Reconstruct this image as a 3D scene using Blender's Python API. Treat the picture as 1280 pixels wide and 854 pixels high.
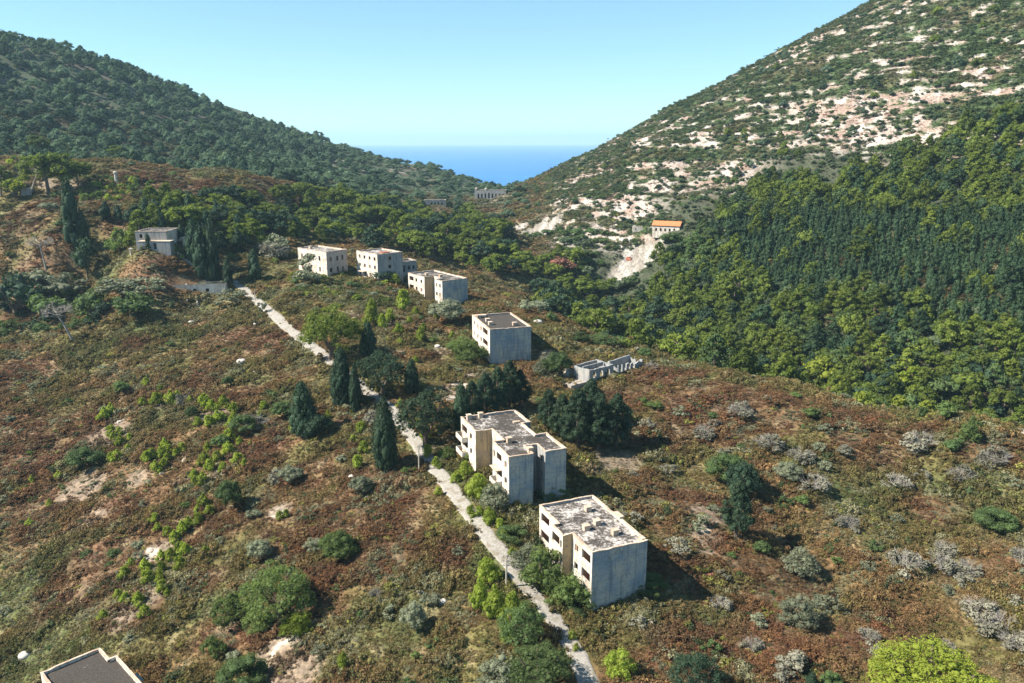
import bpy, math, random
import numpy as np
from mathutils import Vector, Matrix
R_ = math.radians
for o in list(bpy.data.objects): bpy.data.objects.remove(o)
scene = bpy.context.scene
col = scene.collection

# ---------------------------------------------------------------- camera, world, sun
CAMZ = 150.0                      # metres above the datum (the sea lies at 30)
PITCH = R_(14.13)
FPX = 28/36*1280
cam_d = bpy.data.cameras.new('camera'); cam = bpy.data.objects.new('camera', cam_d); col.objects.link(cam)
cam_d.lens = 28; cam_d.sensor_width = 36; cam_d.clip_start = 1; cam_d.clip_end = 60000
cam.location = (0, 0, CAMZ); cam.rotation_euler = (R_(90)-PITCH, 0, 0)
scene.camera = cam
SUN_EL = R_(43); SUN_AZ = math.atan2(-0.985, -0.172)      # azimuth from +Y towards +X
world = bpy.data.worlds.new('World'); scene.world = world; world.use_nodes = True
wn = world.node_tree; wn.nodes.clear()
wo = wn.nodes.new('ShaderNodeOutputWorld'); wb = wn.nodes.new('ShaderNodeBackground'); ws = wn.nodes.new('ShaderNodeTexSky')
ws.sky_type = 'NISHITA'; ws.sun_disc = False; ws.sun_elevation = SUN_EL; ws.sun_rotation = SUN_AZ
ws.altitude = 1200; ws.air_density = 1.0; ws.dust_density = 0.0; ws.ozone_density = 3.0
wt = wn.nodes.new('ShaderNodeMix'); wt.data_type = 'RGBA'; wt.blend_type = 'MULTIPLY'; wt.inputs[0].default_value = 1; wt.inputs[7].default_value = (.78, 1.02, 1.06, 1)   # the photograph's cyan white balance
wg = wn.nodes.new('ShaderNodeGamma'); wg.inputs[1].default_value = .78; wn.links.new(ws.outputs[0], wg.inputs[0]); wn.links.new(wg.outputs[0], wt.inputs[6]); wn.links.new(wt.outputs[2], wb.inputs[0]); wn.links.new(wb.outputs[0], wo.inputs[0])
wb.inputs[1].default_value = 0.1
sun_d = bpy.data.lights.new('sun', 'SUN'); sun = bpy.data.objects.new('sun', sun_d); col.objects.link(sun)
sun_d.energy = 5.0; sun_d.angle = R_(0.53); sun_d.color = (1.0, 0.94, 0.85)
to_sun = Vector((math.sin(SUN_AZ)*math.cos(SUN_EL), math.cos(SUN_AZ)*math.cos(SUN_EL), math.sin(SUN_EL)))
sun.rotation_euler = to_sun.to_track_quat('Z', 'Y').to_euler()
sun.location = (0, 0, 400)
scene.view_settings.view_transform = 'Standard'; scene.view_settings.look = 'None'
scene.view_settings.exposure = 1.32; scene.view_settings.gamma = 1.0
scene.render.engine = 'CYCLES'
scene.cycles.max_bounces = 5; scene.cycles.diffuse_bounces = 2; scene.cycles.transparent_max_bounces = 4
scene.cycles.volume_bounces = 0

# ---------------------------------------------------------------- helpers
rng = np.random.default_rng(7)
def dirv(px, py):
    r = (px-640)/FPX; u = (427-py)/FPX
    return np.array([r, math.cos(PITCH)+u*math.sin(PITCH), -math.sin(PITCH)+u*math.cos(PITCH)])
def zpt(px, py, z):               # point on the sight line at relative height z (below the camera is negative)
    d = dirv(px, py); return d*z/d[2]
def rpt(px, py, R):
    d = dirv(px, py); return d*R/math.hypot(d[0], d[1])
def project(x, y, z):             # z relative to the camera
    c, s = math.cos(PITCH), math.sin(PITCH)
    fw = y*c - z*s; up = y*s + z*c
    fw = np.maximum(fw, 1e-3)
    return 640+FPX*x/fw, 427-FPX*up/fw

def vhash(ix, iy, seed):
    h = (ix.astype(np.int64)*374761393 + iy.astype(np.int64)*668265263 + seed*1442695041) & 0xffffffff
    h = ((h ^ (h >> 13))*1274126177) & 0xffffffff
    h = (h ^ (h >> 16)) & 0xffffffff
    return h/4294967295.0
def vnoise(x, y, seed=0):
    x0 = np.floor(x); y0 = np.floor(y); fx = x-x0; fy = y-y0
    fx = fx*fx*(3-2*fx); fy = fy*fy*(3-2*fy)
    a = vhash(x0, y0, seed); b = vhash(x0+1, y0, seed); c = vhash(x0, y0+1, seed); d = vhash(x0+1, y0+1, seed)
    return (a*(1-fx)+b*fx)*(1-fy)+(c*(1-fx)+d*fx)*fy
def fbm(x, y, sc, seed=0, octv=4):
    x = np.asarray(x, float)/sc; y = np.asarray(y, float)/sc
    s = 0; a = 0.5; n = 0
    for k in range(octv):
        s = s + a*vnoise(x+17.3*k, y-9.1*k, seed+k); n += a; a *= 0.5
        x, y = x*1.9+y*0.35, y*1.9-x*0.35
    return s/n                     # 0..1, mean .5
def smooth(a, b, x):
    t = np.clip((x-a)/(b-a), 0, 1); return t*t*(3-2*t)

# ---------------------------------------------------------------- terrain: control points on real slopes
ZC = [  # (px, py, height relative to the camera)
 (740,757,-65),(637,633,-60),(612,453,-55),(560,385,-53),(471,352,-46.5),(400,342,-45),(735,852,-66),(620,680,-61.5),
 (520,555,-58.5),(460,490,-56.5),(410,445,-54),(350,395,-51),(300,358,-48.5),
 (0,854,-84),(110,862,-79),(250,854,-75),(400,854,-71),(550,854,-68),(0,700,-80),(150,700,-75),(300,700,-70),(450,700,-66),
 (0,560,-72),(150,560,-68),(300,560,-64.5),(420,560,-61),(0,450,-63),(120,450,-61),(250,450,-58),(340,430,-54.8),
 (0,370,-54),(100,360,-51.5),(230,368,-49.5),(0,300,-37),(180,312,-36),(80,300,-35),(0,250,-24),(70,243,-21.7),(150,232,-19),
 (0,195,-6.8),(150,203,-10),(300,217,-15.6),(250,262,-29),(330,242,-24.6),(300,302,-38),(390,240,-27),
 (450,300,-44),(640,262,-43),(600,249,-41),(545,257,-41.5),(560,285,-48),
 (780,442,-57),(700,400,-53.6),(620,375,-51),(900,465,-57),(1000,482,-57.3),(1100,512,-59),(1200,530,-60),(1280,550,-61.4),
 (900,560,-60.5),(1000,600,-62.5),(1150,600,-62.3),(1280,640,-63.3),(915,675,-65),(1050,700,-66.5),(1280,740,-66.5),(1150,720,-66.5),
 (850,800,-66.5),(1000,854,-67),(1150,854,-67),(1280,854,-66),(760,570,-60),(700,480,-57),(808,738,-63.6),(706,608,-60.5)]
RC = [  # (px, py, ground distance)
 (850,450,298),(835,292,392),(950,300,372),(1000,400,300),(1280,400,290),(1280,300,340),(1280,200,400),(1100,200,430),
 (1280,100,470),(1280,0,560),(1100,100,510),(1130,5,620),(1000,55,640),(900,105,660),(800,158,690),(740,192,710),(700,212,720),
 (900,200,480),(800,220,480),(700,260,470),(700,230,560),(950,150,520),(1000,250,400),(790,345,385),(800,302,402),(670,302,450),
 (675,275,480),(650,237,720),(640,292,420),(1200,-60,640),(1400,-60,560),
 (0,193,530),(100,190,560),(150,197,560),(300,212,560),(420,232,560),(540,243,640),(0,56,760),(100,76,780),(200,108,800),
 (300,152,830),(400,181,860),(440,190,870),(500,201,880),(560,215,880),(610,236,830),(0,128,650),(200,150,680),(400,210,680)]
GC = [  # (bearing deg, ground distance, height): hidden ground and ground beyond the frame
 (3.4,330,-73),(0,330,-62),(-3,370,-56),(12,290,-82),(20,268,-86),(32,248,-90),(6,290,-74),(12,240,-66),(20,222,-70),(32,200,-76),
 (-32,480,-16),(-20,490,-22),(-12,490,-32),(-8,430,-44),(-14,400,-40),(-5,500,-50),
 (-32,1000,70),(-25,1050,50),(-18,1100,20),(-10,1100,-30),(-4,1100,-75),(2,1100,-85),(6,950,-50),(10,950,-20),(15,900,10),(20,900,60),(30,900,110),
 (0,900,-75),(-32,1700,-160),(-16,1700,-165),(0,1500,-165),(15,1600,-160),(32,1700,-150),(0,1250,-140),(2,820,-55),
 (-45,95,-86),(-45,200,-74),(-45,350,-30),(-45,500,-5),(-45,760,110),(-45,1000,80),(45,90,-64),(45,180,-62),(45,240,-92),(45,350,-30),(45,600,100),(45,900,120),
 (-20,60,-76),(0,60,-69),(20,60,-66),(-45,55,-84),(45,55,-64)]
pts = [zpt(*p) for p in ZC]+[rpt(*p) for p in RC]
CT = [(math.degrees(math.atan2(p[0], p[1])), math.hypot(p[0], p[1]), p[2]) for p in pts]+GC
CT = np.array(CT)
def key(a, R): return np.stack([np.asarray(a)/22.0, np.log(np.asarray(R)/200.0)*1.6], -1)
def tps(r2): return 0.5*r2*np.log(r2+1e-12)
KP = key(CT[:, 0], CT[:, 1]); n_ = len(KP)
d2 = ((KP[:, None]-KP[None])**2).sum(-1)
A = np.zeros((n_+3, n_+3)); A[:n_, :n_] = tps(d2)+np.eye(n_)*0.0015
A[:n_, n_] = 1; A[:n_, n_+1:] = KP; A[n_, :n_] = 1; A[n_+1:, :n_] = KP.T
sol = np.linalg.solve(A, np.concatenate([CT[:, 2], np.zeros(3)]))
def rawH(a, R):
    ac = np.clip(a, -48, 48); Rc = np.clip(R, 50, 1750)
    k = key(ac, Rc); out = np.zeros(k.shape[:-1])
    for i in range(n_):
        out += sol[i]*tps(((k-KP[i])**2).sum(-1))
    out += sol[n_]+k[..., 0]*sol[n_+1]+k[..., 1]*sol[n_+2]
    t = smooth(50, 110, np.abs(a)); out = out*(1-t)+(-72)*t
    t = smooth(1450, 2300, R); return out*(1-t)+(-168)*t
AL = np.concatenate([np.arange(-180, -46, 6.7), np.arange(-46, 46.01, 0.2), np.linspace(52.7, 180, 20)])
RR = np.concatenate([[2, 18, 36, 52], np.exp(np.arange(math.log(64), math.log(1500), 0.0052)), [1600, 1750, 2000, 2400, 6000, 24400]])
GA, GR = np.meshgrid(AL, RR)       # rows = distance
GX = GR*np.sin(np.radians(GA)); GY = GR*np.cos(np.radians(GA))
GZ = rawH(GA, GR)
road_px = [(292,352),(306,362),(330,383),(352,403),(378,425),(408,446),(436,470),(458,488),(490,512),(508,536),(530,566),(552,596),(580,632),(610,672),(634,700),(660,735),(690,770),(712,802),(726,828),(738,856),(750,900)]
def at0(px, py, GZs):
    d = dirv(px, py); a = math.degrees(math.atan2(d[0], d[1])); t = d[2]/math.hypot(d[0], d[1])
    j = int(np.clip(np.searchsorted(AL, a)-1, 0, len(AL)-2)); f = (a-AL[j])/(AL[j+1]-AL[j])
    z = GZs[:, j]*(1-f)+GZs[:, j+1]*f
    el = z/RR; hit = np.where((el >= t) & (RR > 50))[0]
    i = hit[0] if len(hit) else len(RR)-10
    e0, e1 = el[i-1], el[i]
    g = np.clip((t-e0)/(e1-e0+1e-12), 0, 1); R = RR[i-1]*(1-g)+RR[i]*g
    return np.array([R*math.sin(math.radians(a)), R*math.cos(math.radians(a)), z[i-1]*(1-g)+z[i]*g])
road_c = np.array([at0(x, y, GZ) for x, y in road_px])
def road_dist(X, Y):
    best = np.full(X.shape, 1e9)
    for k in range(len(road_c)-1):
        ax, ay = road_c[k, :2]; bx, by = road_c[k+1, :2]
        L2 = (bx-ax)**2+(by-ay)**2
        t = np.clip(((X-ax)*(bx-ax)+(Y-ay)*(by-ay))/L2, 0, 1)
        best = np.minimum(best, np.hypot(X-ax-t*(bx-ax), Y-ay-t*(by-ay)))
    return best
# medium relief: hummocks near, rocky ledges on the right hill
near = 1-smooth(420, 700, GR)
sec = smooth(46.0, 40, np.abs(GA))
RD = np.full(GX.shape, 1e9); m_ = (GR < 420) & (np.abs(GA) < 46)
RD[m_] = road_dist(GX[m_], GY[m_])
offroad = smooth(2.0, 6.0, RD)
rel = (fbm(GX, GY, 26, 3)-.5)*2.6+(fbm(GX, GY, 6, 5, 3)-.5)*1.5*near
far_r = smooth(330, 420, GR)*smooth(2, 6, GA)
rel += far_r*((fbm(GX, GY, 40, 8)-.5)*6)
led = (GZ+rel+(fbm(GX, GY, 22, 11)-.5)*5)/3.2
rel += far_r*((np.floor(led)+smooth(.25, .75, led-np.floor(led))-led)*1.5)
rel += (1-far_r)*smooth(420, 600, GR)*(fbm(GX, GY, 60, 14)-.5)*10
GZ = GZ + rel*sec*offroad*smooth(1500, 1100, GR)
# deep scrub-filled gully on the right foreground slope, washed hollow on the left slope
def blob(X, Y, px, py, rx, z=None, ang=0, asp=1.0):
    p = at0(px, py, GZ0)
    dx, dy = X-p[0], Y-p[1]; c, s = math.cos(ang), math.sin(ang)
    u = (dx*c+dy*s)/rx; v = (-dx*s+dy*c)/(rx*asp)
    return np.exp(-(u*u+v*v))
GZ0 = GZ.copy()
for (px, py, r, dz) in [(975,660,7,-1.8),(1040,720,8,-2),(1130,760,8,-2),(1230,800,8,-2),(1080,585,7,-1.5),(960,530,6,-1.2),(1180,690,6,-1.2),(200,520,9,-.8),(190,690,8,-.8)]:
    GZ = GZ+dz*blob(GX, GY, px, py, r)
_cz = np.zeros(GX.shape); _m = (GR > 330) & (GR < 560) & (GA > -3) & (GA < 16)
CLAY = [(668,286,10.5,1.15),(688,282,10.5,1.15),(660,293,8,1.15),(652,282,7,1),(675,278,8,1),(795,325,8,1.15),(775,338,6.5,1.1),(812,316,6,1.0),(790,312,5,1.0),(768,345,4,1)]
for (px, py, r, w) in CLAY: _cz[_m] = np.maximum(_cz[_m], blob(GX[_m], GY[_m], px, py, r*1.1))
_u = GX*.93+GY*.37                # rain-cut rills running down the two pale scars
GZ = GZ-smooth(.15, .6, _cz)*(np.abs(np.sin(_u*.75+3*fbm(GX, GY, 14, 131)))*1.3+fbm(GX, GY, 4, 133)*1.2)
EL = GZ/GR; RM = np.maximum.accumulate(np.where(GR > 50, EL, -9), axis=0)
def at(px, py): return at0(px, py, GZ)
LR = np.log(RR)
def lookup(G, x, y):
    x = np.asarray(x, float); y = np.asarray(y, float)
    a = np.degrees(np.arctan2(x, y)); lr = np.log(np.maximum(np.hypot(x, y), 2.01))
    j = np.clip(np.searchsorted(AL, a)-1, 0, len(AL)-2); i = np.clip(np.searchsorted(LR, lr)-1, 0, len(LR)-2)
    f = (a-AL[j])/(AL[j+1]-AL[j]); g = (lr-LR[i])/(LR[i+1]-LR[i])
    return (G[i, j]*(1-f)+G[i, j+1]*f)*(1-g)+(G[i+1, j]*(1-f)+G[i+1, j+1]*f)*g
def H(x, y): return lookup(GZ, x, y)
def seen(x, y, h=2.0):            # roughly in view, with a few metres of tolerance for a step aside
    z = H(x, y); d = np.hypot(x, y)
    return (z+h+3.0)/d > lookup(RM, x, y)-0.001

# ---------------------------------------------------------------- ground colour zones (what grows or lies there)
def zone(X, Y, lst, seed, warp=.35):
    out = np.zeros(np.shape(X))
    for it in lst:
        px, py, r = it[:3]; w = it[3] if len(it) > 3 else 1.0; asp = it[4] if len(it) > 4 else 1.0; ang = it[5] if len(it) > 5 else 0
        p = at0(px, py, GZ0); dx, dy = X-p[0], Y-p[1]; c, s = math.cos(ang), math.sin(ang)
        u = (dx*c+dy*s)/r; v = (-dx*s+dy*c)/(r*asp)
        out = np.maximum(out, w*np.exp(-(u*u+v*v)))
    n = fbm(X, Y, 9, seed, 4)
    return smooth(.35, .65, out+(n-.5)*warp*2.2)
RED = [(250,650,16,.8),(120,720,16,.75),(330,560,12,.7),(20,560,20,.9),(380,520,10,.6),(480,640,10,.8),(560,690,6,.6),(880,520,14,.9),(1080,540,14,.8),(860,620,8,.7),(960,750,9,.8),(1100,770,8,.6),(800,600,8,.6),(780,500,10,.75),(300,500,10,.6),(170,430,12,.6),(1200,700,9,.6),(440,520,8,.5),(540,450,7,.5),(600,520,5,.5),(420,640,13,1,.7),(470,600,9),(360,670,9),(480,690,9),(320,770,10,.9),(400,730,7,.8),(20,480,16,.9),(60,560,18,.9),(30,640,16,.8),(140,640,9,.8),(340,430,10,.95),(300,420,8,.8),
       (250,475,7,.7),(20,400,14,.8),(40,270,22,.95),(60,320,14,.8),(200,340,14,.8),(260,240,28,1,.6),(200,225,25,.8),(350,240,20,.9),(830,470,12,1,.7),(900,490,12,.95,.7),(960,510,12,.95),(820,550,9,.8),
       (700,395,14,.9,.6),(660,385,10,.8),(620,370,10,.8),(760,420,10,.8),(900,640,8,.8),(850,700,9,.75),(930,700,8,.85),(1000,720,9,.8),(860,820,9,.8),(960,810,9,.75),(1060,800,6,.7),(1180,640,8,.7),(1150,540,14,.75,.5),(1240,560,12,.7,.5),(950,440,12,.8,.5),
       (430,560,5,.7),(390,590,7,.8),(620,290,20,.8),(600,275,20,.7),(620,262,18,.7),(180,760,10,.6),(260,720,7,.7)]
SOIL = [(215,500,7,.9,.4,.5),(130,545,6,.9),(100,610,7,.95,.8),(120,650,5,.8),(170,600,5,.6),(260,520,6,.7,.5),(250,570,6,.7,.5),(190,690,5,.8),(190,740,4,.8),(160,765,4,.7),(350,640,3,.9),(350,815,5,1,.7),(370,845,5,.9),(340,850,3,.8),(885,640,4,.9),(880,670,3.5,.8),(880,690,3,.7),
        (770,575,6,.95),(740,590,4,.8),(570,485,5,1),(560,500,5,.9),(590,470,4,.8),(500,440,4,.7),(480,405,5,.6),(540,400,5,.6),(485,590,3,.8),(470,600,3,.6),(550,440,4,.7),(700,470,6,.7),(90,235,12,.7),(60,228,8,.7),(640,250,14,.6),(540,560,3,.6),(548,590,3,.6),(350,380,5,.4),(440,395,6,.5),(440,590,5,.5),(110,590,4,.8),(240,600,3,.7)]
PALE = [(350,812,2.2,1),(365,800,1.6,1),(345,640,1.6,1),(188,688,1.8,1),(270,594,1.6,1),(150,525,2,1,.5),(230,575,2.4,.8),(575,482,3.2,1),(590,470,2.6,1),(565,500,3,1),(880,660,2,.8),(520,413,1.6,.8),(262,600,1.5,1)]
GREEN = [(400,362,9,.95),(440,368,8,.9),(480,375,8,.8),(520,560,4,.6),(660,690,6,.8),(590,610,6,.8),(700,640,7,.8),(570,590,5,.7),(600,330+60,6,.6),(160,420,9,.9),(120,440,8,.8),(200,410,8,.7),(350,500,8,.6),(330,350,10,.7),(420,370,10,.8),(450,380,10,.7),(620,700,6,.8),(640,640,6,.8),(760,620,9,.6),(1050,620,10,.8),(1100,600,10,.7),(1000,580,8,.8),(970,700,6,.6),(80,700,12,.7),(40,750,14,.8),(60,800,12,.9),(150,790,8,.6),(130,360,12,.7),(40,420,10,.6),(330,370,8,.7),(300,215,20,.6),(100,225,20,.7),(560,730,6,.3),(900,780,7,.6),(820,790,6,.5)]
C = lambda *a: np.array(a)
def hill_veg(X, Y, z, heath):     # heath between the rock ledges: patches stretched along the contours
    s_ = X*.75+Y*.66+(fbm(X, Y, 20, 117)-.5)*14; z = z+(fbm(X, Y, 28, 119)-.5)*9
    n = .28*fbm(s_, z*1.6, 9, 107, 4)+.20*fbm(X, Y, 36, 109, 3)+.30*fbm(s_, z*1.8, 3.6, 113, 3)+.22*fbm(X, Y, 4.5, 115, 3)
    return smooth(.472, .505, n+heath*.06)
def ground_color(X, Y):
    X = np.asarray(X, float); Y = np.asarray(Y, float)
    Rg = np.hypot(X, Y); a = np.degrees(np.arctan2(X, Y))
    red = zone(X, Y, RED, 21); soil = zone(X, Y, SOIL, 31, .3); pale = zone(X, Y, PALE, 41, .35)*smooth(.35, .6, fbm(X, Y, 1.6, 43, 3)); green = zone(X, Y, GREEN, 51)
    n1 = fbm(X, Y, 14, 61); n2 = fbm(X, Y, 3.2, 71, 3); n3 = fbm(X, Y, 45, 81)
    olive = C(.125, .108, .040); brown = C(.165, .098, .048); rust = C(.135, .072, .040); rust2 = C(.100, .057, .040)
    grn = C(.075, .098, .034); straw = C(.25, .20, .12); dirt = C(.215, .165, .12); rock = C(.44, .38, .31); dk = C(.03, .045, .02)
    def mix(c, d, t): return c*(1-t[..., None])+d*t[..., None]
    c = mix(np.broadcast_to(olive, X.shape+(3,)), brown, smooth(.40, .62, n1))
    c = mix(c, grn, smooth(.52, .72, fbm(X, Y, 8, 91))*.7)
    c = mix(c, grn, green*.85)
    rc = mix(np.broadcast_to(rust, X.shape+(3,)), rust2, smooth(.35, .65, n2)); rc = mix(rc, C(.21, .14, .065), smooth(.58, .76, fbm(X, Y, 2.2, 95, 3))*.6)
    c = mix(c, rc, red*.74)
    c = mix(c, straw, smooth(.6, .8, n2)*.45)
    c = mix(c, dirt, soil*.85)
    c = mix(c, rock, pale)
    # right hill: pale limestone with reddish earth, green heath above, dark forest floor below
    hill = smooth(330, 370, Rg)*smooth(1.0, 4.0, a)*(1-smooth(700, 900, Rg))
    gap = smooth(3.2, 1.2, a)
    zr = H(X, Y)
    # plane coordinates along the hill
    heath = smooth(430, 520, Rg)*smooth(6, 13, a)*smooth(15, 45, zr+(n3-.5)*60)
    rk = mix(np.broadcast_to(C(.36, .305, .265), X.shape+(3,)), C(.27, .195, .155), smooth(.42, .62, fbm(X, Y*1.0, 9, 101)))
    rk = mix(rk, C(.47, .43, .39), smooth(.5, .68, fbm(X, Y, 5, 103, 4))*.8)
    veg = mix(np.broadcast_to(C(.060, .088, .034), X.shape+(3,)), C(.125, .105, .055), smooth(.5, .72, n1)*.7)
    rk = mix(rk, veg, hill_veg(X, Y, zr, heath))
    hcol = rk
    zr_ = zr; low = smooth(-24, -34, zr+(n3-.5)*20)*smooth(9, 12, a)
    low = np.maximum(low, smooth(-2, -14, zr+(n3-.5)*22)*smooth(15, 19, a))
    low = np.maximum(low, smooth(-50, -56, zr)*smooth(3, 5, a))
    hcol = mix(hcol, C(.038, .048, .024), low*.95)
    c = mix(c, hcol, hill)
    valley = smooth(222, 245, Rg)*smooth(8, 14, a)*(1-hill); c = mix(c, C(.038, .048, .024), valley*.95)
    lh = smooth(500, 560, Rg)*(1-smooth(-1, 3, a))
    lc = mix(np.broadcast_to(C(.07, .085, .05), X.shape+(3,)), C(.15, .115, .085), smooth(.56, .70, n1)*.8)
    lc = mix(lc, C(.40, .36, .31), smooth(.66, .76, fbm(X, Y, 12, 111))*smooth(-14, -9, a))
    c = mix(c, lc, lh)
    clay = zone(X, Y, CLAY, 121, .28)
    cc = mix(np.broadcast_to(C(.22, .195, .165), X.shape+(3,)), C(.34, .315, .28), smooth(.4, .6, fbm(X*2.2-Y*.8, Y*.2+X*.1, 6, 123)))
    c = mix(c, cc, clay)
    c = np.clip(c*(.82+.36*n2[..., None]), 0, 1)
    return c, dict(red=red, soil=soil, pale=pale, green=green, hill=hill, lh=lh, clay=clay, heath=heath*hill, low=low*hill, valley=valley)
GCOL, GM = ground_color(GX, GY)

# ---------------------------------------------------------------- materials
def newmat(name):
    m = bpy.data.materials.new(name); m.use_nodes = True
    nt = m.node_tree; nt.nodes.clear()
    out = nt.nodes.new('ShaderNodeOutputMaterial'); bs = nt.nodes.new('ShaderNodeBsdfPrincipled')
    nt.links.new(bs.outputs[0], out.inputs[0]); bs.inputs['Roughness'].default_value = .9
    bs.inputs['Specular IOR Level'].default_value = .15
    return m, nt, bs, out
def N(nt, t, **kw):
    n = nt.nodes.new(t)
    for k, v in kw.items():
        if k in n.inputs.keys() if isinstance(k, str) else False: n.inputs[k].default_value = v
        else: setattr(n, k, v)
    return n
def L(nt, a, b): nt.links.new(a, b)
def mixc(nt, fac, a, b, mode='MIX'):
    n = nt.nodes.new('ShaderNodeMix'); n.data_type = 'RGBA'; n.blend_type = mode
    for i, v in ((0, fac), (6, a), (7, b)):
        if hasattr(v, 'is_linked') or hasattr(v, 'links'): nt.links.new(v, n.inputs[i])
        elif i == 0: n.inputs[0].default_value = v
        else: n.inputs[i].default_value = (*v, 1) if len(v) == 3 else v
    return n.outputs[2]
def noise(nt, vec, scale, detail=4, rough=.55):
    n = nt.nodes.new('ShaderNodeTexNoise'); n.inputs['Scale'].default_value = scale; n.inputs['Detail'].default_value = detail; n.inputs['Roughness'].default_value = rough
    if vec is not None: nt.links.new(vec, n.inputs['Vector'])
    return n.outputs[0]
def ramp(nt, x, a, b):
    n = nt.nodes.new('ShaderNodeMapRange'); n.interpolation_type = 'SMOOTHSTEP'
    n.inputs[1].default_value = a; n.inputs[2].default_value = b; nt.links.new(x, n.inputs[0]); return n.outputs[0]
def mapping(nt, vec, sc=(1, 1, 1), rot=(0, 0, 0)):
    n = nt.nodes.new('ShaderNodeMapping'); n.inputs['Scale'].default_value = sc; n.inputs['Rotation'].default_value = rot; nt.links.new(vec, n.inputs[0]); return n.outputs[0]
def math_(nt, op, a, b):
    n = nt.nodes.new('ShaderNodeMath'); n.operation = op
    for i, v in enumerate((a, b)):
        if hasattr(v, 'links'): nt.links.new(v, n.inputs[i])
        else: n.inputs[i].default_value = v
    return n.outputs[0]
def bump(nt, bs, h, strength, dist):
    b = nt.nodes.new('ShaderNodeBump'); b.inputs['Strength'].default_value = strength; b.inputs['Distance'].default_value = dist
    nt.links.new(h, b.inputs['Height']); nt.links.new(b.outputs[0], bs.inputs['Normal'])

def terrain_mat():
    m, nt, bs, _ = newmat('ground')
    at_ = N(nt, 'ShaderNodeAttribute', attribute_name='col'); g = nt.nodes.new('ShaderNodeNewGeometry'); P = g.outputs['Position']
    n1 = noise(nt, P, 1.1, 5); n2 = noise(nt, P, .35, 5, .6)
    c = mixc(nt, ramp(nt, n1, .35, .7), (.62, .62, .62), (1.35, 1.32, 1.25))
    c = mixc(nt, 1.0, at_.outputs['Color'], c, 'MULTIPLY')
    c2 = mixc(nt, ramp(nt, n2, .3, .7), (.85, .85, .85), (1.15, 1.15, 1.15)); c = mixc(nt, 1.0, c, c2, 'MULTIPLY')
    L(nt, c, bs.inputs['Base Color']); bump(nt, bs, n1, .6, .5); return m
def foliage(name, c1, c2, transl=.3, tcol=None, rough=.75, inst=False):
    m, nt, bs, out = newmat(name)
    oi = nt.nodes.new('ShaderNodeObjectInfo'); va = N(nt, 'ShaderNodeAttribute', attribute_name='var')
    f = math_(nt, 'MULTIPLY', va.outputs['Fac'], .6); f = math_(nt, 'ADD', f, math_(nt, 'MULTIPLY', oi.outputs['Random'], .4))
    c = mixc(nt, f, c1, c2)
    if inst:
        ti = N(nt, 'ShaderNodeAttribute', attribute_name='tint', attribute_type='INSTANCER')
        b = mixc(nt, va.outputs['Fac'], (.55, .55, .55), (1.45, 1.4, 1.3)); c = mixc(nt, 1.0, ti.outputs['Color'], b, 'MULTIPLY')
    hs = nt.nodes.new('ShaderNodeHueSaturation'); r2 = math_(nt, 'FRACT', math_(nt, 'MULTIPLY', oi.outputs['Random'], 17.3), 0)
    L(nt, ramp(nt, r2, 0, 1), hs.inputs['Value']); L(nt, c, hs.inputs['Color'])
    mr = nt.nodes.new('ShaderNodeMapRange'); L(nt, r2, mr.inputs[0]); mr.inputs[3].default_value = .75; mr.inputs[4].default_value = 1.3; L(nt, mr.outputs[0], hs.inputs['Value'])
    c = hs.outputs[0]
    L(nt, c, bs.inputs['Base Color']); bs.inputs['Roughness'].default_value = rough
    tr = nt.nodes.new('ShaderNodeBsdfTranslucent'); tc = mixc(nt, 1.0, c, tcol or (1.5, 1.6, .7), 'MULTIPLY'); L(nt, tc, tr.inputs[0])
    mx = nt.nodes.new('ShaderNodeMixShader'); mx.inputs[0].default_value = transl
    L(nt, bs.outputs[0], mx.inputs[1]); L(nt, tr.outputs[0], mx.inputs[2]); L(nt, mx.outputs[0], out.inputs[0])
    return m
def simple(name, c1, c2, sc=2.0, rough=.9):
    m, nt, bs, _ = newmat(name); g = nt.nodes.new('ShaderNodeTexCoord')
    n = noise(nt, g.outputs['Object'], sc, 5); L(nt, mixc(nt, ramp(nt, n, .3, .7), c1, c2), bs.inputs['Base Color']); bs.inputs['Roughness'].default_value = rough
    bump(nt, bs, n, .4, .1); return m
def plaster(name, base, dirty, bare, amt=.5, streak=.5, bands=0):
    m, nt, bs, _ = newmat(name); g = nt.nodes.new('ShaderNodeNewGeometry'); P = g.outputs['Position']
    big = noise(nt, P, .35, 6, .65); med = noise(nt, P, 1.4, 6, .7); fine = noise(nt, P, 9, 4)
    st = noise(nt, mapping(nt, P, (2.2, 2.2, .16)), 1.0, 5, .7)
    c = mixc(nt, ramp(nt, big, .58-.3*amt, .82-.3*amt), base, bare)
    c = mixc(nt, math_(nt, 'MULTIPLY', ramp(nt, st, .49, .62), streak), c, dirty)
    c = mixc(nt, math_(nt, 'MULTIPLY', ramp(nt, med, .52, .66), .6), c, dirty)
    c = mixc(nt, math_(nt, 'MULTIPLY', ramp(nt, fine, .35, .65), .35), c, tuple(x*.72 for x in base))
    vo = nt.nodes.new('ShaderNodeTexVoronoi'); vo.feature = 'DISTANCE_TO_EDGE'; vo.inputs['Scale'].default_value = .33; L(nt, P, vo.inputs['Vector'])
    c = mixc(nt, math_(nt, 'MULTIPLY', ramp(nt, vo.outputs[0], .014, .0), .55*amt), c, tuple(x*.5 for x in dirty))
    if bands:
        sx = nt.nodes.new('ShaderNodeSeparateXYZ'); L(nt, P, sx.inputs[0])
        w = math_(nt, 'SINE', math_(nt, 'MULTIPLY', sx.outputs[2], 2*math.pi/.95), 0)
        c = mixc(nt, math_(nt, 'MULTIPLY', ramp(nt, w, .55, 1.0), bands), c, dirty)
    L(nt, c, bs.inputs['Base Color']); bump(nt, bs, med, .35, .06); return m
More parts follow.
